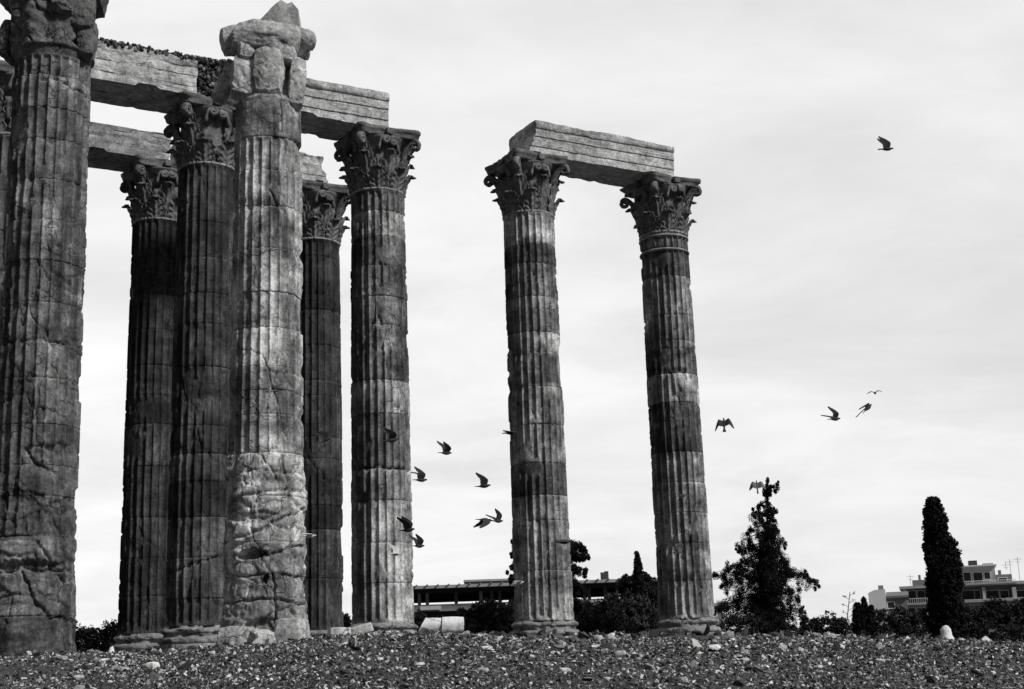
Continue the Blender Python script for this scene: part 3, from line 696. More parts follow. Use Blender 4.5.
# ------------------------------------------------------------ architraves
def beam(label, i0, i1, j, seed, mat, plain_face=0.0, brk0=.0, brk1=.0, top_slope=0.0, half=.87, top=ZT, off=0, thin=None):
    """stone lintel along the row: stepped fasciae, broken ends; i0/i1 in column bays"""
    x0, y0 = grid(i0, j); Lb = (i1-i0)*SP; H = top-ZC; rng = np.random.RandomState(seed)
    # section (n across, z), front side is -n
    pr = [(-half+.10,0),(-half+.05,0),(-half+.05,.26),(-half+.035,.27),(-half+.015,.275),(-half+.015,.60),(-half-.005,.615),(-half-.02,.62),(-half-.02,.88),
          (-half-.06,.90),(-half-.09,.96),(-half-.10,1.0),(-half-.10,H-.02),(-half-.06,H)]
    back = [(-n, z) for n, z in pr[::-1]]
    poly = pr + back
    poly += [(.10,0),(.03,.0),(.015,.06),(-.015,.06),(-.03,0),(-.10,0)]     # seam between the twin blocks in the soffit
    poly = np.array(poly+[poly[0]]); pts = []
    for p, q in zip(poly[:-1], poly[1:]):
        n = max(1, int(np.linalg.norm(q-p)/.07))
        for k in range(n): pts.append(p+(q-p)*k/n)
    S_ = np.array(pts); m = len(S_); nx = int(Lb/.06); sx = np.linspace(0, Lb, nx)
    X = np.repeat(sx[:,None], m, 1); Y = np.repeat(S_[None,:,0], nx, 0).copy(); Z = np.repeat(S_[None,:,1], nx, 0).copy()
    P = np.stack([X, Y, Z], -1)+seed*9
    if plain_face:        # fasciae worn away
        k = plain_face*sstep(-.4, .2, fbm(P*.5, 2, seed+50)+.3)
        Y = np.where(abs(Y) > half-.12, np.sign(Y)*(half*(k)+abs(Y)*(1-k)), Y)
    edge = np.clip(fbm(P*np.array([1.2,1,1]), 4, seed)-.12, 0, 1)
    lay = fbm(P*np.array([.22,1,4.]), 4, seed+3)
    fr_ = (abs(Y) > half-.15)
    Y = np.where(fr_, Y - np.sign(Y)*(.20*edge + .030*abs(lay)*(1+plain_face*1.2) + .06*plain_face*np.exp(-(lay/.03)**2)), Y)
    Z = Z + .012*fbm(P*3, 3, seed+4)
    # worn arrises
    topm = sstep(H-.25, H, Z); Z = Z - topm*(.22*np.clip(fbm(P*np.array([.9,1.5,.1]), 4, seed+5)-.15, 0, 1)+top_slope*X/Lb)
    botm = (1-sstep(.0, .1, Z)); cn = np.clip(fbm(P*np.array([1.5,1,1])+3, 3, seed+6)-.2, 0, 1); Z = Z + botm*cn*.35*(abs(Y) > half-.2)
    # ends
    e0 = np.exp(-X/.5); e1 = np.exp(-(Lb-X)/.5)
    b0 = np.clip(.55+.9*fbm(np.stack([Y*1.3, Z*1.7, Y*0+seed], -1), 4, seed+7), 0, 1.4); b1 = np.clip(.55+.9*fbm(np.stack([Y*1.3, Z*1.7, Y*0+seed+4], -1), 4, seed+8), 0, 1.4)
    zz = Z/H
    X = X + e0*brk0*(b0+.5*zz) - e1*brk1*(b1+.5*zz)
    X = X + .015*fbm(P*2.5, 2, seed+9)
    V = np.stack([X, Y, Z], -1).reshape(-1, 3)
    a = (np.arange(nx-1)[:,None]*m + np.arange(m)[None]).ravel(); b = (np.arange(nx-1)[:,None]*m + (np.arange(m)[None]+1) % m).ravel()
    F = [list(f) for f in np.stack([b, a, a+m, b+m], 1)]
    # rounded end caps: rings shrinking towards the middle
    VV = [V]; base = len(V)
    for end in (0, 1):
        ring = V[(0 if end == 0 else (nx-1)*m):][:m]; prev = (0 if end == 0 else (nx-1)*m); c = ring.mean(0); c[1] = 0; c[2] = H/2
        brk = (brk0, brk1)[end]
        for q, t in enumerate((.03,.12,.25,.4,.55,.7,.85,.97)):
            rg = c+(ring-c)*(1-t); sgx = -1 if end == 0 else 1
            Pr = rg*1.9+seed+end*7
            rg[:,0] = ring[:,0]*(1-t)+c[0]*t + sgx*(min(t,.1)*.3*(.1+brk) + brk*.45*fbm(Pr*np.array([0.3,1,1]), 4, seed+12)*min(1, t*5))
            VV.append(rg); cur = base; base += m
            for i in range(m):
                f = [prev+i, prev+(i+1) % m, cur+(i+1) % m, cur+i]; F.append(f if end == 0 else f[::-1]); 
            prev = cur
        F.append(list(range(prev, prev+m)) if end == 1 else list(range(prev, prev+m))[::-1])
    V = np.concatenate(VV)
    o = obj('architrave_beam', mesh('architrave_beam', V, F, mat, smooth=True))
    try: o.data.set_sharp_from_angle(angle=math.radians(38))
    except Exception: pass
    o.location = (x0, y0, ZC+.004+off); o.rotation_euler.z = AN
    tag(o, label, 'stone beam', 'stone lintels on the columns')
    return o
beam('freestanding moulded stone lintel bridging the two columns on the right', 2.93, 4.01, 1, 71, M_BEAM, .0, .30, .02)
beam('moulded stone lintel running right from behind the broken column', 1.13, 2.01, 1, 72, M_BEAM, .0, .1, .02)
beam('weathered plain stone lintel with dark rubble on top, upper left', -.05, .93, 1, 73, M_BEAM, .85, .1, .25, .0)
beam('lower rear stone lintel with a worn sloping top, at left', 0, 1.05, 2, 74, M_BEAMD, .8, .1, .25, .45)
beam('rounded end of a stone lintel peeping out behind the broken column', 1.08, 2.07, 2, 75, M_BEAM, .6, .1, .45, .15)

# rubble concrete on the upper-left beam and at its broken end
def rubble_block(name, i0, i1, j, z0, z1, half, seed, label, nblob):
    rng = np.random.RandomState(seed); V = []; F = []; T_ = []; base = 0
    ico = ico_pts(); Lb = (i1-i0)*SP
    # core
    for k in range(nblob):
        p = np.array([rng.rand()*Lb, (rng.rand()*2-1)*half, z0+(z1-z0)*rng.rand()]); s = rng.uniform(.03,.075)*np.array([1.2,1.1,.75])
        R_ = rot(rng); W = (ico[0]*(1+.25*(rng.rand(len(ico[0]),1)-.5))*s)@R_.T+p
        V.append(W); F.append(ico[1]+base); base += len(W); T_.append(np.full(len(W), .03+.30*rng.rand()**3))
    o = obj(name, mesh(name, np.concatenate(V), np.concatenate(F), M_CONC, np.concatenate(T_), False))
    x0, y0 = grid(i0, j); o.location = (x0, y0, 0); o.rotation_euler.z = AN; tag(o, label, 'rubble')
    return o
def ico_pts():
    import bmesh
    bm = bmesh.new(); bmesh.ops.create_icosphere(bm, subdivisions=1, radius=1); bm.verts.ensure_lookup_table()
    V = np.array([v.co[:] for v in bm.verts]); F = np.array([[v.index for v in f.verts] for f in bm.faces]); bm.free(); return V, F
def rot(rng):
    q = rng.randn(4); q /= np.linalg.norm(q); w_, x, y, z = q
    return np.array([[1-2*(y*y+z*z),2*(x*y-z*w_),2*(x*z+y*w_)],[2*(x*y+z*w_),1-2*(x*x+z*z),2*(y*z-x*w_)],[2*(x*z-y*w_),2*(y*z+x*w_),1-2*(x*x+y*y)]])
rubble_block('rubble_concrete', -.05, 1.04, 1, ZT-.08, ZT+.09, .90, 81, 'strip of dark pebbly concrete along the top of the upper-left lintel', 6500)
core = obj('rubble_core', rock_mesh('rubble_core', (.95,1.55,1.12), plain('dark_concrete', .035, .95, .4, 9), 83, 18, .8, .05, 2))
xk, yk = grid(.965, 1); core.location = (xk, yk, (ZC+ZT)/2+.0); core.rotation_euler.z = AN
tag(core, 'dark rough concrete core exposed at the broken end of the upper-left lintel', 'rubble')
rubble_block('loose_rubble', .90, 1.06, 1, ZC+.1, ZT+.0, .86, 82, 'knobbly dark pebbles coating the concrete core above the half-hidden capital', 3000)

# ------------------------------------------------------------ stones on the bank
def scatter(name, label, n, yr, xr, sr_, seed, tone_fn, mat, ztop=.35):
    rng = np.random.RandomState(seed); ico = ico_pts()
    y = yr[0]+(yr[1]-yr[0])*rng.rand(n); x = (rng.rand(n)*2-1)*(y*xr); dens = fbm(np.stack([x*.8, y*.8, y*0], -1), 3, seed)
    keep = dens > -.42+.7*(rng.rand(n)-.5); x, y = x[keep], y[keep]; n = len(x)
    z = ground_z(x, y); s = sr_[0]*(sr_[1]/sr_[0])**(rng.rand(n)**2.0)
    sc = np.stack([s*rng.uniform(.8,1.5,n), s*rng.uniform(.6,1.1,n), s*rng.uniform(.14,.42,n)], -1)
    q = rng.randn(n,4); q[:,1:3] *= .5; q /= np.linalg.norm(q, axis=1)[:,None]; w_, a, b, c = q.T
    R_ = np.stack([np.stack([1-2*(b*b+c*c),2*(a*b-c*w_),2*(a*c+b*w_)],-1),np.stack([2*(a*b+c*w_),1-2*(a*a+c*c),2*(b*c-a*w_)],-1),np.stack([2*(a*c-b*w_),2*(b*c+a*w_),1-2*(a*a+b*b)],-1)],1)
    # angular chips: octahedron-like hulls from the icosphere's first 12 points
    V0 = ico[0]; m = len(V0); W = V0[None]*(1+.9*(rng.rand(n,m,1)-.5))*sc[:,None]
    W = np.einsum('nij,nkj->nki', R_, W) + np.stack([x, y, z+s*ztop*.6], -1)[:,None]
    F = ico[1][None]+(np.arange(n)*m)[:,None,None]; t = tone_fn(rng, n); T_ = np.repeat(t, m)
    o = obj(name, mesh(name, W.reshape(-1,3), F.reshape(-1,3), mat, T_, False)); tag(o, label, 'stones', kind='stuff'); return o
tf = lambda rng, n: np.where(rng.rand(n) < .45, .012+.06*rng.rand(n), .08+.70*rng.rand(n)**1.7)
scatter('stone_chips', 'loose pale and dark stone chips covering the bank', 140000, (16.2,24.5), .46, (.007,.040), 1, tf, M_CHIP)
scatter('rubble_stones', 'larger angular stones lying among the chips', 900, (15,25), .46, (.035,.10), 2, lambda r, n: .03+.6*r.rand(n)**3, M_CHIP)
scatter('plateau_stones', 'stones scattered between the column bases', 4000, (24,52), .42, (.03,.14), 3, tf, M_CHIP)

def blades(name, label, n, yr, xr, seed, h=(.04,.16)):
    rng = np.random.RandomState(seed); y = yr[0]+(yr[1]-yr[0])*rng.rand(n); x = (rng.rand(n)*2-1)*(y*xr)
    dens = fbm(np.stack([x*.9, y*.9, y*0+3], -1), 3, seed); keep = dens > .08+.35*(rng.rand(n)-.5); x, y = x[keep], y[keep]; n = len(x); z = ground_z(x, y)-.01
    H = h[0]+(h[1]-h[0])*rng.rand(n)**2; a = rng.rand(n)*2*PI; w_ = .006+.012*rng.rand(n); ln = (rng.rand(n)-.2)*.9*H; b = rng.rand(n)*2*PI
    P = np.stack([x, y, z], -1); dx = np.stack([np.cos(a), np.sin(a), a*0], -1)*w_[:,None]; dl = np.stack([np.cos(b)*ln, np.sin(b)*ln, H], -1)
    V = np.stack([P-dx, P+dx, P+dl*.55+dx*.8, P+dl+np.stack([np.cos(b)*ln*.4, np.sin(b)*ln*.4, 0*b], -1)], 1).reshape(-1,3)
    F = np.arange(n*4).reshape(n, 4); T_ = np.repeat(.010+.38*rng.rand(n)**3.0, 4)
    tag(obj(name, mesh(name, V, F, M_LEAF, T_, False)), label, 'grass', kind='stuff')
blades('dry_grass', 'short dry weeds growing among the stones of the bank', 70000, (15,24), .46, 5, (.015,.06))
blades('plateau_weeds', 'sparse taller weeds around the column bases', 3000, (24,50), .42, 6, (.03,.16))

def stone_thing(px, py, Y, size, seed, label, mat=M_WHITE, name='loose_stone', rot_=0, tilt=0, box=.6, cat='stone', sink=.3, group='pale loose stones on the bank', cuts=7):
    d = ray(px, py); x, y = d.x*Y, Y
    o = obj(name, rock_mesh(name, tuple(q*.82 for q in size), mat, seed, 12, box, .12, cuts, cutd=.66)); o.location = (x, y, gz(x, y)+size[2]*(.5-sink)); o.rotation_euler = (0, tilt, rot_)
    tag(o, label, cat, group); return o
def bank_Y(px, py):      # where the view ray meets the bank
    best = 22
    d = ray(px, py)
    for Y in np.arange(15, 50, .05):
        if d.z*Y < gz(d.x*Y, Y): return float(Y)
    return 24.
SL = [(151,668,.30,.2,.14,'round-backed white stone on the bank, largest below the dark columns'),(121,671,.34,.2,.09,'flat slanting pale slab just left of the round-backed white stone'),
 (79,679,.17,.15,.08,'small pale flat stone low on the bank below the far-left column'),(104,662,.20,.14,.07,'pale stone between the left column and the slanting slab, near the crest'),
 (62,660,.2,.14,.09,'pale stone at the foot of the column on the left edge'),(211,655,.17,.13,.08,'small white stone near the crest below the half-hidden dark column'),
 (420,665,.15,.12,.05,'small white chip on the bank below the carrying column at centre left'),
 (484,672,.16,.14,.10,'grey round stone on the bank below the gap between lintels'),(620,656,.20,.15,.10,'white stone on the bank between the two right-hand columns, left one'),
 (714,650,.24,.16,.12,'bright white stone on the bank below the rightmost column'),(684,683,.16,.12,.10,'small white stone at the lower edge of the bank left of the rightmost column'),
 (597,641,.24,.14,.16,'upright white stone near the crest between the two right-hand columns'),(600,648,.30,.16,.06,'flat white slab just below the upright white stone'),
 (745,661,.15,.11,.07,'small pale stone on the bank below the big conifer'),(880,662,.16,.12,.07,'small pale stone on the bank left of the cypress foot'),
 (487,650,.2,.15,.08,'small pale stone just below the crest right of the white marble pieces'),(565,672,.18,.14,.09,'mid-grey pale stone low on the bank below the left of the two right-hand columns')]
for k, (px, py, a, b, c, lab) in enumerate(SL):
    stone_thing(px, py, bank_Y(px, py), (a, b, c), 200+k, lab, mat=M_WHITE if k % 3 == 0 else M_PALE, rot_=k*1.3 % 1 - .5, tilt=.15 if k == 1 else .0)
# bigger blocks at the column feet
def on_plateau(px, Y): d = ray(px, 640); return d.x*Y, Y
def block(name, px, Y, size, seed, label, mat, rz=0, tilt=0, box=.85, dz=0, cat='stone block', rough=.04, cuts=2):
    x, y = on_plateau(px, Y); o = obj(name, rock_mesh(name, size, mat, seed, 16, box, rough, cuts)); o.location = (x, y, gz(x, y)+size[2]*.42+dz); o.rotation_euler = (0, tilt, rz)
    tag(o, label, cat); return o
block('marble_block', 339, 33, (.50,.5,.36), 301, 'squared pale marble block left of the carrying column foot', M_PALE, .3, .0)
block('marble_block', 362, 33.5, (.55,.5,.32), 302, 'tilted pale marble block touching the foot of the carrying column', M_PALE, .1, -.25)
def drum_piece(name, px, Y, r, ln, seed, label, rz, cut):
    n, m = 30, 22; V = []; F = []
    for i in range(m+1):
        t = i/m; x = (t-.5)*ln
        for k in range(n):
            a = 2*PI*k/n; rr = r*(1+.02*math.sin(7*a)); xx = x + cut*(1-t)*math.sin(a)*r; V.append((xx, rr*math.cos(a), rr*math.sin(a)))
    V = np.array(V); V += .02*fbm(V*4+seed, 4, seed)[:,None]
    for i in range(m):
        for k in range(n): F.append([i*n+k, i*n+(k+1) % n, (i+1)*n+(k+1) % n, (i+1)*n+k])
    F.append(list(range(n))[::-1]); F.append(list(range(m*n, m*n+n)))
    me = mesh(name, V, [f[::-1] for f in F], M_WHITE); o = obj(name, me)
    try: me.set_sharp_from_angle(angle=math.radians(45))
    except Exception: pass
    x, y = on_plateau(px, Y); o.location = (x, y, gz(x, y)+r*.88); o.rotation_euler = (0, .02, rz); tag(o, label, 'marble fragment', 'white marble pieces by the columns'); return o
drum_piece('marble_fragment', 431.5, 34, .21, .50, 311, 'left white marble drum piece with a slanted end, right of the carrying column', .05, .55)
drum_piece('marble_fragment', 453, 34, .215, .52, 312, 'right white marble drum piece with a square end, in front of the dark bush', .08, .05)
st = obj('marble_stump', lathe('marble_stump', finer([(.21,0),(.20,.10),(.14,.22),(.13,.38),(.06,.48),(0,.50)], .04), M_WHITE, 36, 5, .10)); x, y = on_plateau(947, 40)
st.location = (x, y, gz(x, y)-.03); tag(st, 'small white stone stump in front of the tall cypress', 'stone')
# rubble at the foot of the broken column and of the worn left column
xC, yC = grid(1, 0)
for k, (px, dy, sz, lab) in enumerate([(237,-1.05,(.85,.7,.62),'squat broken block against the left of the broken column foot'),(264,-1.2,(.7,.6,.50),'rough lump in front of the broken column foot'),
      (291,-1.0,(.85,.7,.74),'rounded boulder against the right of the broken column foot')]):
    x, y = on_plateau(px, yC+dy); o = obj('rubble_block', rock_mesh('rubble_block', sz, M_CAPP, 320+k, 26, .6, .09, 4, pit=.05)); o.location = (x, y, gz(x, y)+sz[2]*.35); o.rotation_euler.z = k*.7
    tag(o, lab, 'stone block')

# ------------------------------------------------------------ vegetation
def clump_mesh(name, C, S, per, ls, seed, mat=M_LEAF, tone=(.004,.016), flat=.8):
    """leaf clumps: C centres (n,3), S clump radii; per leaves each of size ls"""
    rng = np.random.RandomState(seed); n = len(C); C = np.repeat(C, per, 0); S = np.repeat(S, per)
    d = rng.randn(len(C), 3); d /= np.linalg.norm(d, axis=1)[:,None]; d *= (rng.rand(len(C),1)**.5); P = C + d*S[:,None]*np.array([1,1,flat])
    a = rng.randn(len(C), 3); a /= np.linalg.norm(a, axis=1)[:,None]; b = np.cross(a, rng.randn(len(C), 3)); b /= np.linalg.norm(b, axis=1)[:,None]
    s = ls*(.6+.8*rng.rand(len(C),1)); V = np.stack([P-a*s, P+b*s*.45, P+a*s, P-b*s*.45], 1).reshape(-1,3)
    T_ = np.repeat(np.repeat(tone[0]+(tone[1]-tone[0])*rng.rand(n), per), 4)
    return mesh(name, V, np.arange(len(V)).reshape(-1,4), mat, T_, False)
def limb(p0, p1, r0_, r1_, m=7, n=8, bend=0):
    p0, p1 = np.array(p0, float), np.array(p1, float); d = p1-p0; L_ = np.linalg.norm(d); d /= L_; s = np.cross(d, [0,.3,1.]); s /= np.linalg.norm(s)+1e-9; t = np.cross(d, s); V = []; F = []
    for i in range(n+1):
        q = i/n; c = p0+d*L_*q+np.array([0,0,bend])*math.sin(PI*q); r = r0_+(r1_-r0_)*q
        for k in range(m): a = 2*PI*k/m; V.append(c+(s*math.cos(a)+t*math.sin(a))*r)
    for i in range(n):
        for k in range(m): F.append([i*m+k, i*m+(k+1) % m, (i+1)*m+(k+1) % m, (i+1)*m+k])
    return np.array(V), np.array(F)
def limbs_mesh(name, ls, mat):
    V = []; F = []; b = 0
    for l in ls:
        v, f = limb(*l[:4], bend=l[4] if len(l) > 4 else 0); V.append(v); F.append(f+b); b += len(v)
    return mesh(name, np.concatenate(V), np.concatenate(F), mat)
def tree(name, label, base, trunk_limbs, crown, cat='tree', group=None):
    r = empty(name, base); tag(r, label, cat, group)
    for nm, me in (('trunk', limbs_mesh('trunk', trunk_limbs, M_BARK)), ('crown', crown)):
        o = obj(nm, me, r); o.location = tuple(-c for c in base)
    return r
def conifer(label, Y, top, foot, branches, seed, dens=1.0, leaf=.032):
    """branches: (trunk y pixel, tip x pixel, tip y pixel, clump thickness in px)"""
    rng = np.random.RandomState(seed); pxm = Y/FPX; T0 = np.array(at(*foot, Y)); T1 = np.array(at(*top, Y)); T0[2] = gz(T0[0], Y)-.1
    lim = [(T0, T1, .16, .02)]; C = []; S = []
    def trunk_at(py):
        t = (foot[1]-py)/(foot[1]-top[1]); return T0+(T1-T0)*t
    def spray(p0, p1, thick):
        L_ = np.linalg.norm(p1-p0); lim.append((p0, p1, .035, .008, .12*L_*.3)); n = int(max(6, L_/.055*dens))
        for k in range(n):
            q = (k+rng.rand())/n; c = p0+(p1-p0)*q+np.array([0,0,.3*L_*.12*math.sin(PI*q)]); wd = thick*pxm*(.35+.65*math.sin(PI*min(1,.15+q*.8)))*.55
            if rng.rand() < .10: continue
            C.append(c+np.array([rng.randn()*wd*.5, rng.randn()*wd*.8, -abs(rng.randn())*wd*1.0])); S.append(wd*(.26+.42*rng.rand()))
    for (ty, tx, tipy, th_) in branches: 
        p0 = trunk_at(ty); p1 = np.array(at(tx, tipy, Y)); p1[1] += rng.uniform(-.5,.5); spray(p0, p1, th_)
        # its fellows in depth
        ln = np.linalg.norm(p1-p0)
        for _ in range(1):
            a = rng.uniform(0, 2*PI); q1 = p0+np.array([math.cos(a)*ln*.30, math.sin(a)*ln*.9, p1[2]-p0[2]-.1*rng.rand()]); spray(p0, q1, th_*.8)
    for k in range(int(34*dens)):
        q = rng.rand()**.8; c = T0+(T1-T0)*(.05+.95*q); C.append(c+rng.randn(3)*.07*(1.6-q)); S.append(.09+.16*(1-q))
    return tree('conifer_tree', label, tuple(T0), lim, clump_mesh('crown', np.array(C), np.array(S), 170, leaf, seed, flat=1.35))
BR = [(490,776,483,8),(486,762,492,8),(500,754,508,10),(504,776,510,10),(512,750,516,12),(516,776,520,12),(522,748,530,14),(524,780,528,12),(528,738,543,16),(530,784,545,14),(538,740,550,14),(540,786,560,14),
      (545,742,562,16),(548,790,563,14),(552,728,568,16),(556,792,572,14),(560,713,573,15),(564,822,580,15),(562,808,572,14),(566,720,584,16),(572,738,590,20),(574,792,590,18),(580,724,600,20),(582,802,600,14),(588,718,606,18),(586,786,606,20),
      (592,722,618,22),(595,806,612,16),(598,730,626,24),(600,816,622,14),(604,796,628,20),(606,745,630,24),(606,782,630,24),(598,765,630,26),(540,765,560,20),(560,768,590,26),(575,760,610,26)]
conifer('ragged dark conifer with uneven tiers standing right of the columns', 62, (768,479), (764,640), BR, 21, 1.0)
BR2 = [(530,512,540,12),(535,586,548,12),(545,510,552,12),(548,588,556,10),(555,510,565,12),(560,586,570,14),(568,508,578,12),(575,586,590,12),(585,512,600,16),(590,590,606,18),(600,584,620,22),(605,512,620,18),(540,540,555,20),(560,560,590,24)]
conifer('dark tree whose boughs stick out either side of the left freestanding column', 58, (548,512), (546,640), BR2, 22, 2.2, .04)
def cypress(label, Y, prof, seed, cs=.11, n=1500, group=None, forks=(), name='cypress_tree'):
    rng = np.random.RandomState(seed); ys = [p[0] for p in prof]; lf = [p[1] for p in prof]; rg = [p[2] for p in prof]; C = []; S = []
    pxm = Y/FPX
    for _ in range(n):
        py = ys[0]+(ys[-1]-ys[0])*rng.rand(); l, r = np.interp(py, ys, lf), np.interp(py, ys, rg); hw = (r-l)/2*pxm; a = rng.rand()*2*PI; q = (.55+.45*rng.rand())
        hw = max(.03, hw*(.96+.28*float(vn(np.array([math.cos(a)*1.2, math.sin(a)*1.2, py*.055+seed]), seed))) - cs*.5)
        p = np.array(at((l+r)/2, py, Y)); p += np.array([math.cos(a)*hw*q, math.sin(a)*hw*q, 0]); p += rng.randn(3)*.03; C.append(p); S.append(cs*(.6+.7*rng.rand()))
    b = np.array(at((lf[-1]+rg[-1])/2, ys[-1], Y)); b[2] = gz(b[0], Y)-.05; t = np.array(at((lf[0]+rg[0])/2, ys[0]+10, Y))
    C = np.array(C); return tree(name, label, tuple(b), [(b, t, .14, .03)], clump_mesh('crown', C, np.array(S), 34, cs*.62, seed, flat=1.3), group=group)
cypress('tall dark columnar cypress with a notched double top at right', 52, [(500,929,938),(505,926,940),(511,924,942),(514,924,942),(518,924,947),(532,923,949),(550,923,955),(570,924,959),(600,926,965),(620,929,968),(643,932,968)], 31, .10, 2600)
cypress('small pointed cypress behind the bush between the right-hand columns', 80, [(553,636.5,637.5),(560,634,640),(572,633,642),(590,632,644),(630,632,644)], 32, .10, 600)
for q, (cx_, ty) in enumerate([(857,604),(864,600),(871,607)]):
    cypress(['left','tallest middle','right'][q]+' spire of the three short cypresses left of the tall one', 64, [(ty,cx_-1,cx_+1),(ty+8,cx_-4,cx_+4),(638,cx_-6,cx_+6)], 33+q, .08, 420, 'short cypress spires')
def bush(label, Y, blobs, seed, leaf=.06, dens=1.0, tone=(.008,.035), name='bush', group='dark bushes behind the mound'):
    rng = np.random.RandomState(seed); pxm = Y/FPX; C = []; S = []; lim = []; xs = np.mean([b[0] for b in blobs]); g = np.array(at(xs, 635, Y)); g[2] = gz(g[0], Y)-.1
    for (cx_, cy_, rx, ry) in blobs:
        c = np.array(at(cx_, cy_, Y)); rx, ry = rx*pxm, ry*pxm; n = int(60*dens*max(1, rx*ry*3)); lim.append((g, c, .05, .01))
        for _ in range(n):
            d = rng.randn(3); d /= np.linalg.norm(d); d *= (.35+.7*rng.rand()**.6); C.append(c+d*np.array([rx, max(rx,ry)*.8, ry])); S.append(.10+.14*rng.rand())
    return tree(name, label, tuple(g), lim, clump_mesh('crown', np.array(C), np.array(S), 30, leaf, seed, tone=tone), 'bush', group)
bush('leafy dark bush in the gap right of the column on the left edge', 48, [(84,641,14,14),(98,640,14,12),(112,636,12,14),(118,648,10,12),(70,624,3,6),(92,654,20,8)], 41)
bush('broad dark bush behind the white marble pieces', 52, [(470,620,16,14),(490,614,20,15),(508,620,12,16),(440,628,20,8),(485,628,30,8)], 42, dens=1.3, tone=(.015,.055))
bush('rounded dark bush between the two right-hand columns', 50, [(600,618,18,16),(620,608,20,15),(640,614,18,16),(652,626,12,10),(590,628,12,8),(620,626,36,10)], 43, dens=1.3, tone=(.015,.055))
bush('low dark bush behind the foot of the big conifer, at its left', 58, [(740,626,22,10)], 44)
bush('low rounded bush between the big conifer and the three cypresses', 60, [(812,630,10,7),(828,624,14,11),(842,628,10,9),(800,634,12,5)], 45)
bush('dark hedge shrub left of the tall cypress', 60, [(884,622,12,12),(902,620,14,13),(918,624,12,14),(893,634,30,8)], 46, tone=(.01,.04))
bush('broad dark bush filling the right edge beyond the cypress', 60, [(975,618,14,14),(995,612,18,14),(1015,618,16,16),(1035,612,18,18),(1000,632,46,12)], 47, dens=1.2, tone=(.01,.04))
bush('bushy tree crown behind the low building roof between the right-hand columns', 85, [(628,582,10,7),(646,582,9,10),(638,592,14,8),(652,595,10,8)], 48, .09, name='round_tree')
bush('dark shrub in the slit between the two dark columns at centre', 55, [(345,626,5,10)], 49)
bush('small dark shrub between the carrying column and the low building', 56, [(420,622,8,8)], 50)
# thin flowering stalk (agave mast)
Yp = 62; b0 = np.array(at(845,640,Yp)); b1 = np.array(at(850,592,Yp)); rngp = np.random.RandomState(3); lm = [(b0, b1, .03, .015)]; CC = []
for k in range(9):
    q = .3+.7*k/9; c = b0+(b1-b0)*q; e = c+np.array([(-1)**k*.28*(1.1-q*.4), rngp.randn()*.1, .12]); lm.append((c, e, .012, .006)); CC.append(e)
tree('agave_stalk', 'thin bare flower stalk with small side tufts left of the three cypresses', tuple(b0), lm, clump_mesh('crown', np.array(CC), np.full(len(CC), .09), 14, .035, 5, tone=(.05,.12)), 'plant')

# ------------------------------------------------------------ buildings beyond
M_WALL = plain('pale_render', .42, .9, .15, .5); M_WALLW = plain('white_render', .72, .9, .08, .4); M_WALLG = plain('grey_render', .20, .9, .25, .5)
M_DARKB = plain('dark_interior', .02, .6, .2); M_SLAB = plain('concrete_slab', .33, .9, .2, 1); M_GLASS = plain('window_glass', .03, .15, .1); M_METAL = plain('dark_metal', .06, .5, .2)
M_ROOF = plain('roof_tiles', .16, .9, .25, 2)
class MB:
    def __init__(s): s.V = []; s.F = []
    def box(s, x0, x1, y0, y1, z0, z1):
        b = len(s.V); s.V += [(x0,y0,z0),(x1,y0,z0),(x1,y1,z0),(x0,y1,z0),(x0,y0,z1),(x1,y0,z1),(x1,y1,z1),(x0,y1,z1)]
        for f in ((0,3,2,1),(4,5,6,7),(0,1,5,4),(1,2,6,5),(2,3,7,6),(3,0,4,7)): s.F.append([b+i for i in f])
        return s
    def build(s, name, mat, parent): return obj(name, mesh(name, s.V, s.F, mat, smooth=False), parent)
def frame_at(px, py, Y, rz=0):
    """building frame: origin at px,Y; returns root and a function pixel -> local (x,z) on the facade plane"""
    p = at(px, py, Y); root = empty('x', (p.x, p.y, -3), rz)
    c, s = math.cos(rz), math.sin(rz)
    def loc(qx, qy):
        d = ray(qx, qy); # intersect facade plane through p with direction (c,s)
        t = (p.x*(-s)+p.y*c)/(d.x*(-s)+d.y*c); P = d*t; return (P.x-p.x)*c+(P.y-p.y)*s, P.z+3
    return root, loc
# long low pavilion on posts
root, loc = frame_at(413, 600, 105, .02); root.name = 'pavilion_building'
tag(root, 'long low flat-roofed pavilion on posts seen behind the bushes', 'building')
def bx(mb, a, b, y0, y1): (xa, za), (xb, zb) = a, b; mb.box(min(xa,xb), max(xa,xb), y0, y1, min(za,zb), max(za,zb)); return mb
m = MB(); x0_ = loc(395,600)[0]; x1_ = loc(672,600)[0]; zt_ = loc(413,586)[1]; zr = loc(530,583)[1]
zl = lambda y_: loc(470, y_)[1]
m.box(x0_, x1_, -.6, 9, zl(587.5), zl(584.5)); m.build('roof', M_SLAB, root)
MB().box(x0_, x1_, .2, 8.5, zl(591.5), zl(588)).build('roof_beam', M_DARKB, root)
u = MB().box(loc(463,580)[0], loc(514,580)[0], 2, 8, zl(580), zl(578)).build('upper_roof', M_SLAB, root)
MB().box(loc(463,580)[0]+.1, loc(514,580)[0], 2.4, 7.5, zl(584.3), zl(580.3)).build('upper_wall', M_WALLG, root)
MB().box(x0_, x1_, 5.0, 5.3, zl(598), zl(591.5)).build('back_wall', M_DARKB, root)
MB().box(x0_, x1_, .3, .6, zl(610), zl(603)).build('parapet', M_WALLG, root)
MB().box(x0_+.2, x1_-.2, .7, 8.5, -.5, zl(603.6)).build('lower_floor', M_DARKB, root)
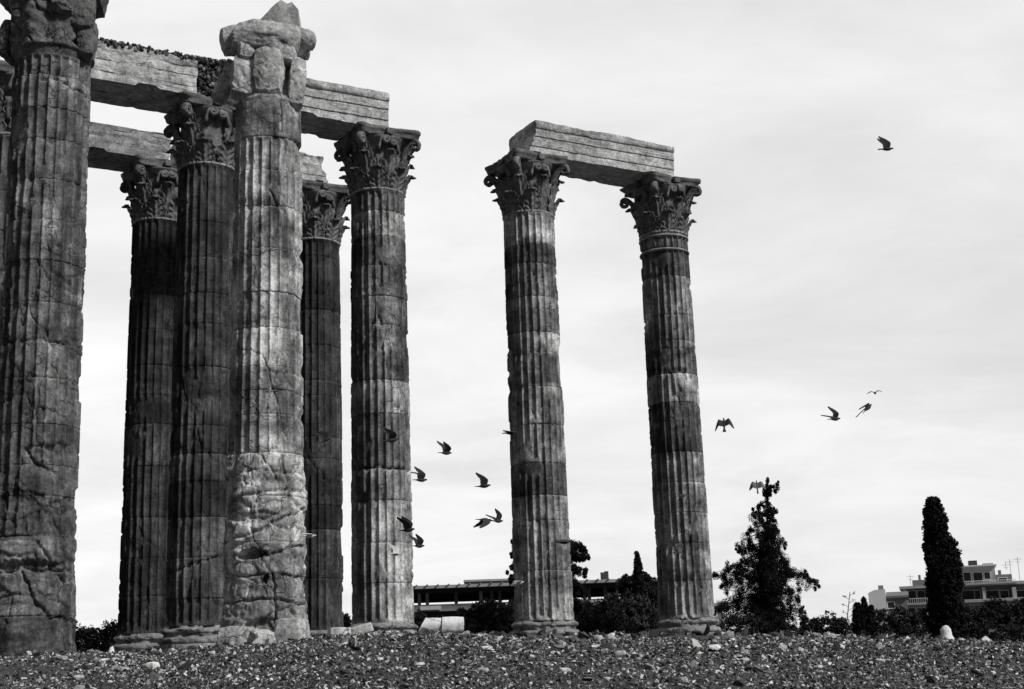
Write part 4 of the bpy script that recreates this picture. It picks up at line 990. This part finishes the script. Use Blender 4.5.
for qx in (419,427,456,481,492,500,516,585,590,606,618,631,650): 
    MB().box(loc(qx,600)[0]-.12, loc(qx,600)[0]+.12, .35, .65, zl(602.9), zl(591.6)).build('post', M_WALLG if qx % 2 else M_METAL, root)
for k in range(26):
    xx = x0_+k*(x1_-x0_)/26; MB().box(xx, xx+.12, -.8, 4, zl(584.4), zl(583.6)).build('roof_rib', M_SLAB, root)
for (qa, qb) in ((420,441),(486,508),(590,604)): MB().box(loc(qa,600)[0], loc(qb,600)[0], .1, .18, zl(608.5), zl(604.5)).build('banner', M_WALL, root)
for qx in (605,609): MB().box(loc(qx,580)[0]-.15, loc(qx,580)[0]+.15, 2, 2.3, zl(584.4), zl(575+(qx == 609)*-1)).build('chimney', M_METAL, root)

def window(root, loc, xa, ya, xb, yb, depth=-.06, mat=M_GLASS, fr=M_WALLW):
    (x0, z0), (x1, z1) = loc(xa, yb), loc(xb, ya); f = MB(); t = .07
    f.box(x0-t, x1+t, depth-.02, depth+.05, z1, z1+t).box(x0-t, x1+t, depth-.02, depth+.05, z0-t, z0).box(x0-t, x0, depth-.02, depth+.05, z0, z1).box(x1, x1+t, depth-.02, depth+.05, z0, z1)
    wobj = f.build('window', fr, root); MB().box(x0, x1, depth, depth+.03, z0, z1).build('pane', mat, wobj); return wobj
def balcony(root, loc, xa, xb, y_slab, y_rail, out_=-1.3):
    (x0, z0), (x1, z1) = loc(xa, y_slab), loc(xb, y_rail); xr0, xr1 = x0, x1
    b = MB().box(x0, x1, out_, 0-.01, z0-.2, z0).build('balcony', M_WALL, root)
    r = MB(); zt = z1; r.box(x0, x1, out_, out_+.05, zt-.05, zt)
    k = x0
    while k < x1: r.box(k, k+.04, out_+.005, out_+.045, z0, zt-.05); k += .22
    r.build('railing', M_WALLW, b); return b
# apartment block at the right
root, loc = frame_at(960, 600, 150, -.29); root.name = 'apartment_building'
tag(root, 'pale stepped apartment building with balconies and roof aerials behind the tall cypress', 'building')
def wall(nm, xa, xb, yt, y0, y1, mat=M_WALL, yb=None):
    (x0, zt), (x1, _) = loc(xa, yt), loc(xb, yt); zb_ = .5 if yb is None else loc(xa, yb)[1]; return MB().box(x0, x1, y0, y1, zb_, zt).build(nm, mat, root)
wall('wall', 896, 1060, 604, 0, 14, M_WALL)
wall('recessed_wall', 903, 1058, 588, 2.2, 13, M_WALLG, 604)
wall('roof_slab', 899, 932, 586.5, .2, 13.5, M_WALL, 589); wall('roof_slab', 955, 1050, 583.5, .6, 13.5, M_WALL, 586.5)
wall('recessed_wall', 960, 1052, 586.5, 2.3, 12.5, M_WALLG, 589)
wall('penthouse', 961, 996, 565, 4.5, 12, M_WALL, 583.4)
wall('penthouse', 996.2, 1014, 572, 5.5, 12, M_WALLG, 583.4)
wall('roof_slab', 959, 998, 564, 3.6, 12.6, M_WALLW, 565.1)
wall('stair_tower', 984, 995, 560, 6, 10, M_WALL, 563.9)
wall('stair_tower', 911, 925, 578, 5, 9, M_WALLG, 586.4)
wall('water_tank', 969, 978, 557.5, 5.5, 8, M_METAL, 563.9)
wall('chimney', 917, 919.5, 572, 6, 6.6, M_WALLG, 577.9); wall('chimney', 1000, 1003, 567, 6, 6.8, M_WALLG, 571.9)
for (xa, xb, y0_) in ((903, 906, 589), (926, 929, 589), (958, 961, 587), (982, 985, 587), (1012, 1016, 587), (1040, 1043, 587)): wall('party_wall', xa, xb, y0_, .3, 2.18, M_WALL, 603.9)
balcony(root, loc, 898, 930, 604, 598); balcony(root, loc, 955, 1058, 601.5, 596)
balcony(root, loc, 960, 1016, 583.4, 578, 1.6)
for (xa, ya, xb, yb, dp) in ((908,590,915,602,2.1),(918,590,924,602,2.1),(963,589.5,974,600,2.1),(976,589.5,980,600,2.1),(988,589.5,999,600,2.1),(1002,589.5,1009,600,2.1),(1019,589.5,1028,600,2.1),(1031,589.5,1037,600,2.1),
      (907,608,915,618,-.06),(918,608,924,618,-.06),(963,606,970,616,-.06),(976,606,984,616,-.06),(990,606,997,616,-.06),(1010,606,1016,616,-.06),(1026,606,1034,616,-.06),(965,570,971,582,4.4),(975,570,983,582,4.4),(986,570,991,577,4.4),(1001,575,1009,582.5,5.4)):
    window(root, loc, xa, ya, xb, yb, dp)
for (qx, qt, qb) in ((1007,566,567.6),(1011,563,575),(909,578,588),(957,560,588),(1019,560,588)):
    (x_, z1_), (_, z0_) = loc(qx, qt-6), loc(qx, qb); MB().box(x_-.02, x_+.02, 4, 4.04, z0_, z1_).box(x_-.4, x_+.4, 4.05, 4.07, z1_-.3, z1_-.27).box(x_-.25, x_+.25, 4.05, 4.07, z1_-.6, z1_-.57).build('aerial', M_METAL, root)
# white gabled house to its left
root, loc = frame_at(872, 600, 138, -.27); root.name = 'gabled_house'
tag(root, 'bright white end wall house with a slanting roof just left of the apartment building', 'house')
(xa, zt), (xb, zb_), (xc, zc_) = loc(868, 593), loc(885, 589), loc(906, 590)
V = [(xa,0,0),(xb,0,0),(xb,0,zb_),((xa+xb)/2-.2,0,zb_-.05),(xa,0,zt)]; n = len(V); Vb2 = [(x, 8, z) for x, y, z in V]
obj('wall', mesh('wall', V+Vb2, [[0,1,2,3,4],[9,8,7,6,5]]+[[(i+1) % n, i, i+n, (i+1) % n+n] for i in range(n)], M_WALLW, smooth=False), root)
MB().box(xb+.02, xc, .6, 8, 0, loc(890, 598)[1]).build('side_wing', M_WALLG, root)
z0_, z1_ = loc(890, 598)[1]+.003, zb_-.1; V = [(xb+.03,.3,z0_),(xc+.2,.3,z0_),(xc+.2,.3,z0_+.2),(xb+.03,.3,z0_+.2),(xb+.03,8.2,z0_),(xc+.2,8.2,z0_),(xc+.2,5,z1_),(xb+.03,5,z1_)]
obj('roof', mesh('roof', V, [[0,1,2,3],[3,2,6,7],[4,5,1,0],[7,6,5,4],[1,5,6,2],[0,3,7,4]], M_ROOF, smooth=False), root)
(xq, zq) = loc(880, 586); MB().box(xq-.25, xq+.25, 3, 3.5, zb_+.002, zq+.2).build('chimney', M_WALLG, root)
window(root, loc, 888, 602, 894, 608, .54)
# small light building right of the rightmost column
root, loc = frame_at(700, 605, 120, 0); root.name = 'small_building'
tag(root, 'small pale building glimpsed between the rightmost column and the conifer', 'building')
(xa, zt), (xb, _) = loc(690, 607), loc(722, 607); MB().box(xa, xb, 0, 6, 0, zt).build('wall', M_WALLG, root); MB().box(xa-.2, xb+.2, -.3, 6.3, zt+.003, zt+.25).build('roof', M_WALL, root)
window(root, loc, 712, 610, 716, 616)

# ------------------------------------------------------------ birds
def bird_mesh(name, wl, wr, fold, mat, tailfan=.5):
    """one bird, nose to +x; wl / wr = wing elevations (inner, outer) in radians; fold sweeps the outer wing back"""
    V = []; F = []
    prof = [(.165,.004,.004),(.155,.012,.012),(.135,.024,.026),(.115,.026,.026),(.09,.033,.036),(.05,.046,.050),(.0,.052,.054),(-.05,.044,.044),(-.09,.030,.030),(-.12,.026,.018),(-.16,.030+.02*tailfan,.010),(-.21,.034+.05*tailfan,.006),(-.225,.026+.045*tailfan,.003)]
    m = 12
    for x, ry, rz in prof:
        for k in range(m): a = 2*PI*k/m; V.append((x, ry*math.cos(a), rz*math.sin(a)+(.012 if x > .1 else 0)))
    for i in range(len(prof)-1):
        for k in range(m): F.append([i*m+k, i*m+(k+1) % m, (i+1)*m+(k+1) % m, (i+1)*m+k])
    F.append(list(range(m))); F.append(list(range((len(prof)-1)*m, len(prof)*m))[::-1])
    b = len(V); V.append((.188, 0, .010)); 
    for k in range(m): F.append([b, (k+1) % m, k])
    for sg, (e1, e2) in ((1, wl), (-1, wr)):
        st = []; y = .02; z = .02; sp_ = [0,.04,.08,.12,.15,.19,.23,.27,.30,.325,.335]; lead = [.07,.08,.09,.098,.10,.085,.06,.02,-.02,-.06,-.08]; trail = [-.075,-.08,-.085,-.08,-.075,-.085,-.095,-.105,-.11,-.105,-.09]
        for k in range(len(sp_)):
            if k:
                ds = sp_[k]-sp_[k-1]; e = e1 if sp_[k] <= .15 else e2; y += ds*math.cos(e); z += ds*math.sin(e)
            sw = -fold*max(0, sp_[k]-.13); notch = .012*(k % 2)*(k > 4); st.append((y*sg, z, lead[k]+sw, trail[k]+sw+notch))
        base = len(V); nc = 6
        for s2 in (1, -1):
            for (yy, zz, ld, tr) in st:
                for c in range(nc):
                    q = c/(nc-1); cam_ = .016*math.sin(PI*q)*(1 if s2 > 0 else .3); V.append((ld+(tr-ld)*q, yy, zz+cam_+s2*.004))
        n = len(st); h = n*nc
        for i in range(n-1):
            for c in range(nc-1):
                q = [base+i*nc+c, base+i*nc+c+1, base+(i+1)*nc+c+1, base+(i+1)*nc+c]; F.append(q); F.append([t+h for t in q[::-1]])
        for i in range(n-1):
            F.append([base+i*nc, base+(i+1)*nc, base+(i+1)*nc+h, base+i*nc+h]); F.append([base+i*nc+nc-1, base+(i+1)*nc+nc-1, base+(i+1)*nc+nc-1+h, base+i*nc+nc-1+h])
        t = base+(n-1)*nc
        for c in range(nc-1): F.append([t+c, t+c+1, t+c+1+h, t+c+h])
    return mesh(name, V, F, mat)
def bird(px, py, Y, head, wl, wr, label, pitch=0, bank=0, fold=.5, mat=None, sc=1.0, fan=.5, wid=.92):
    o = obj('flying_bird', bird_mesh('flying_bird', wl, wr, fold, mat or M_BIRD, fan)); o.location = at(px, py, Y)
    o.rotation_mode = 'XYZ'; o.rotation_euler = (math.radians(bank), math.radians(-pitch), math.radians(head)); o.scale = (sc*1.08, sc*wid, sc)
    tag(o, label, 'bird', 'birds flying past the columns'); return o
U = lambda a, b=None: (math.radians(a), math.radians(a if b is None else b))
bird(887, 149, 35, 0, U(68,80), U(80,92), 'lone dark bird high at right with its wings straight up')
bird(446, 453, 37, 32, U(50,45), U(62,70), 'dark bird with raised wings, highest in the gap right of the moulded lintel column', bank=20)
bird(421, 480, 36, 25, U(75,20), U(60,95), 'dark bird with bent raised wing beside the right edge of the carrying column')
bird(484, 486, 35, -12, U(78,92), U(85,100), 'dark bird with tall upright wings in the middle of the gap')
bird(485, 520, 34, 22, U(-20,-50), U(-35,-70), 'dark bird on its downstroke, left of a close pair in the gap', pitch=-4)
bird(498, 521, 38, 38, U(40,45), U(55,45), 'dark bird with raised wings, right of a close pair in the gap', bank=-12)
bird(408, 530, 33, -20, U(70,85), U(55,60), 'dark bird crossing the right edge of the carrying column, wings up')
bird(419, 546, 38, 35, U(55,60), U(55,60), 'dark bird with lifted wings just below and right of the one crossing the column edge')
bird(392, 440, 31, 20, U(60,80), U(50,60), 'dark bird with a pale tail flying across the middle of the carrying column', bank=10, pitch=8)
bird(327, 439, 36, 10, U(50,60), U(50,60), 'small dark bird faint against the very dark column', pitch=30)
bird(310, 536, 31, 0, U(8,0), U(5,0), 'white bird with level wings against the very dark column', mat=M_BIRDW, sc=.8)
bird(396, 554, 32, 5, U(60,80), U(-5,-5), 'white bird with one wing up low against the carrying column', mat=M_BIRDW, sc=.72)
bird(511, 433, 36, 0, U(12,0), U(-10,5), 'dark bird with level wings at the left edge of the left freestanding column')
bird(564, 542, 34, 0, U(15,5), U(-12,0), 'dark bird with level wings at the right edge of the left freestanding column')
bird(724, 424, 34, 80, U(10,-45), U(20,-35), 'dark bird seen from behind with drooping spread wings, right of the rightmost column', pitch=58, fan=.5, fold=.15, sc=1.1, wid=.72)
bird(757, 486, 42, 85, U(15,-35), U(15,-25), 'grey bird with spread wings beside the tip of the conifer', pitch=65, mat=M_BIRDG, fan=.1, sc=1.15, fold=.0, wid=.68)
bird(835, 419, 38, 20, U(25,25), U(65,80), 'dark bird with one wing raised, lowest of the three at right', pitch=3, fold=.7)
bird(868, 408, 38, 20, U(15,5), U(20,10), 'dark bird climbing with swept wings, middle of the three at right', pitch=38, fold=1.2, bank=-25, wid=.6)
bird(875, 393, 40, 70, U(20,-30), U(25,-30), 'pale grey bird with arched wings, topmost of the three at right', pitch=5, mat=M_BIRDG, sc=.75)
bird(683, 496, 38, 60, U(15,-35), U(15,-20), 'small dark bird with bowed wings against the rightmost column', sc=.7, pitch=20)
bird(519, 583, 35, 5, U(12,-5), U(8,5), 'small white bird with level wings low on the left freestanding column', mat=M_BIRDW, sc=.75, pitch=8)
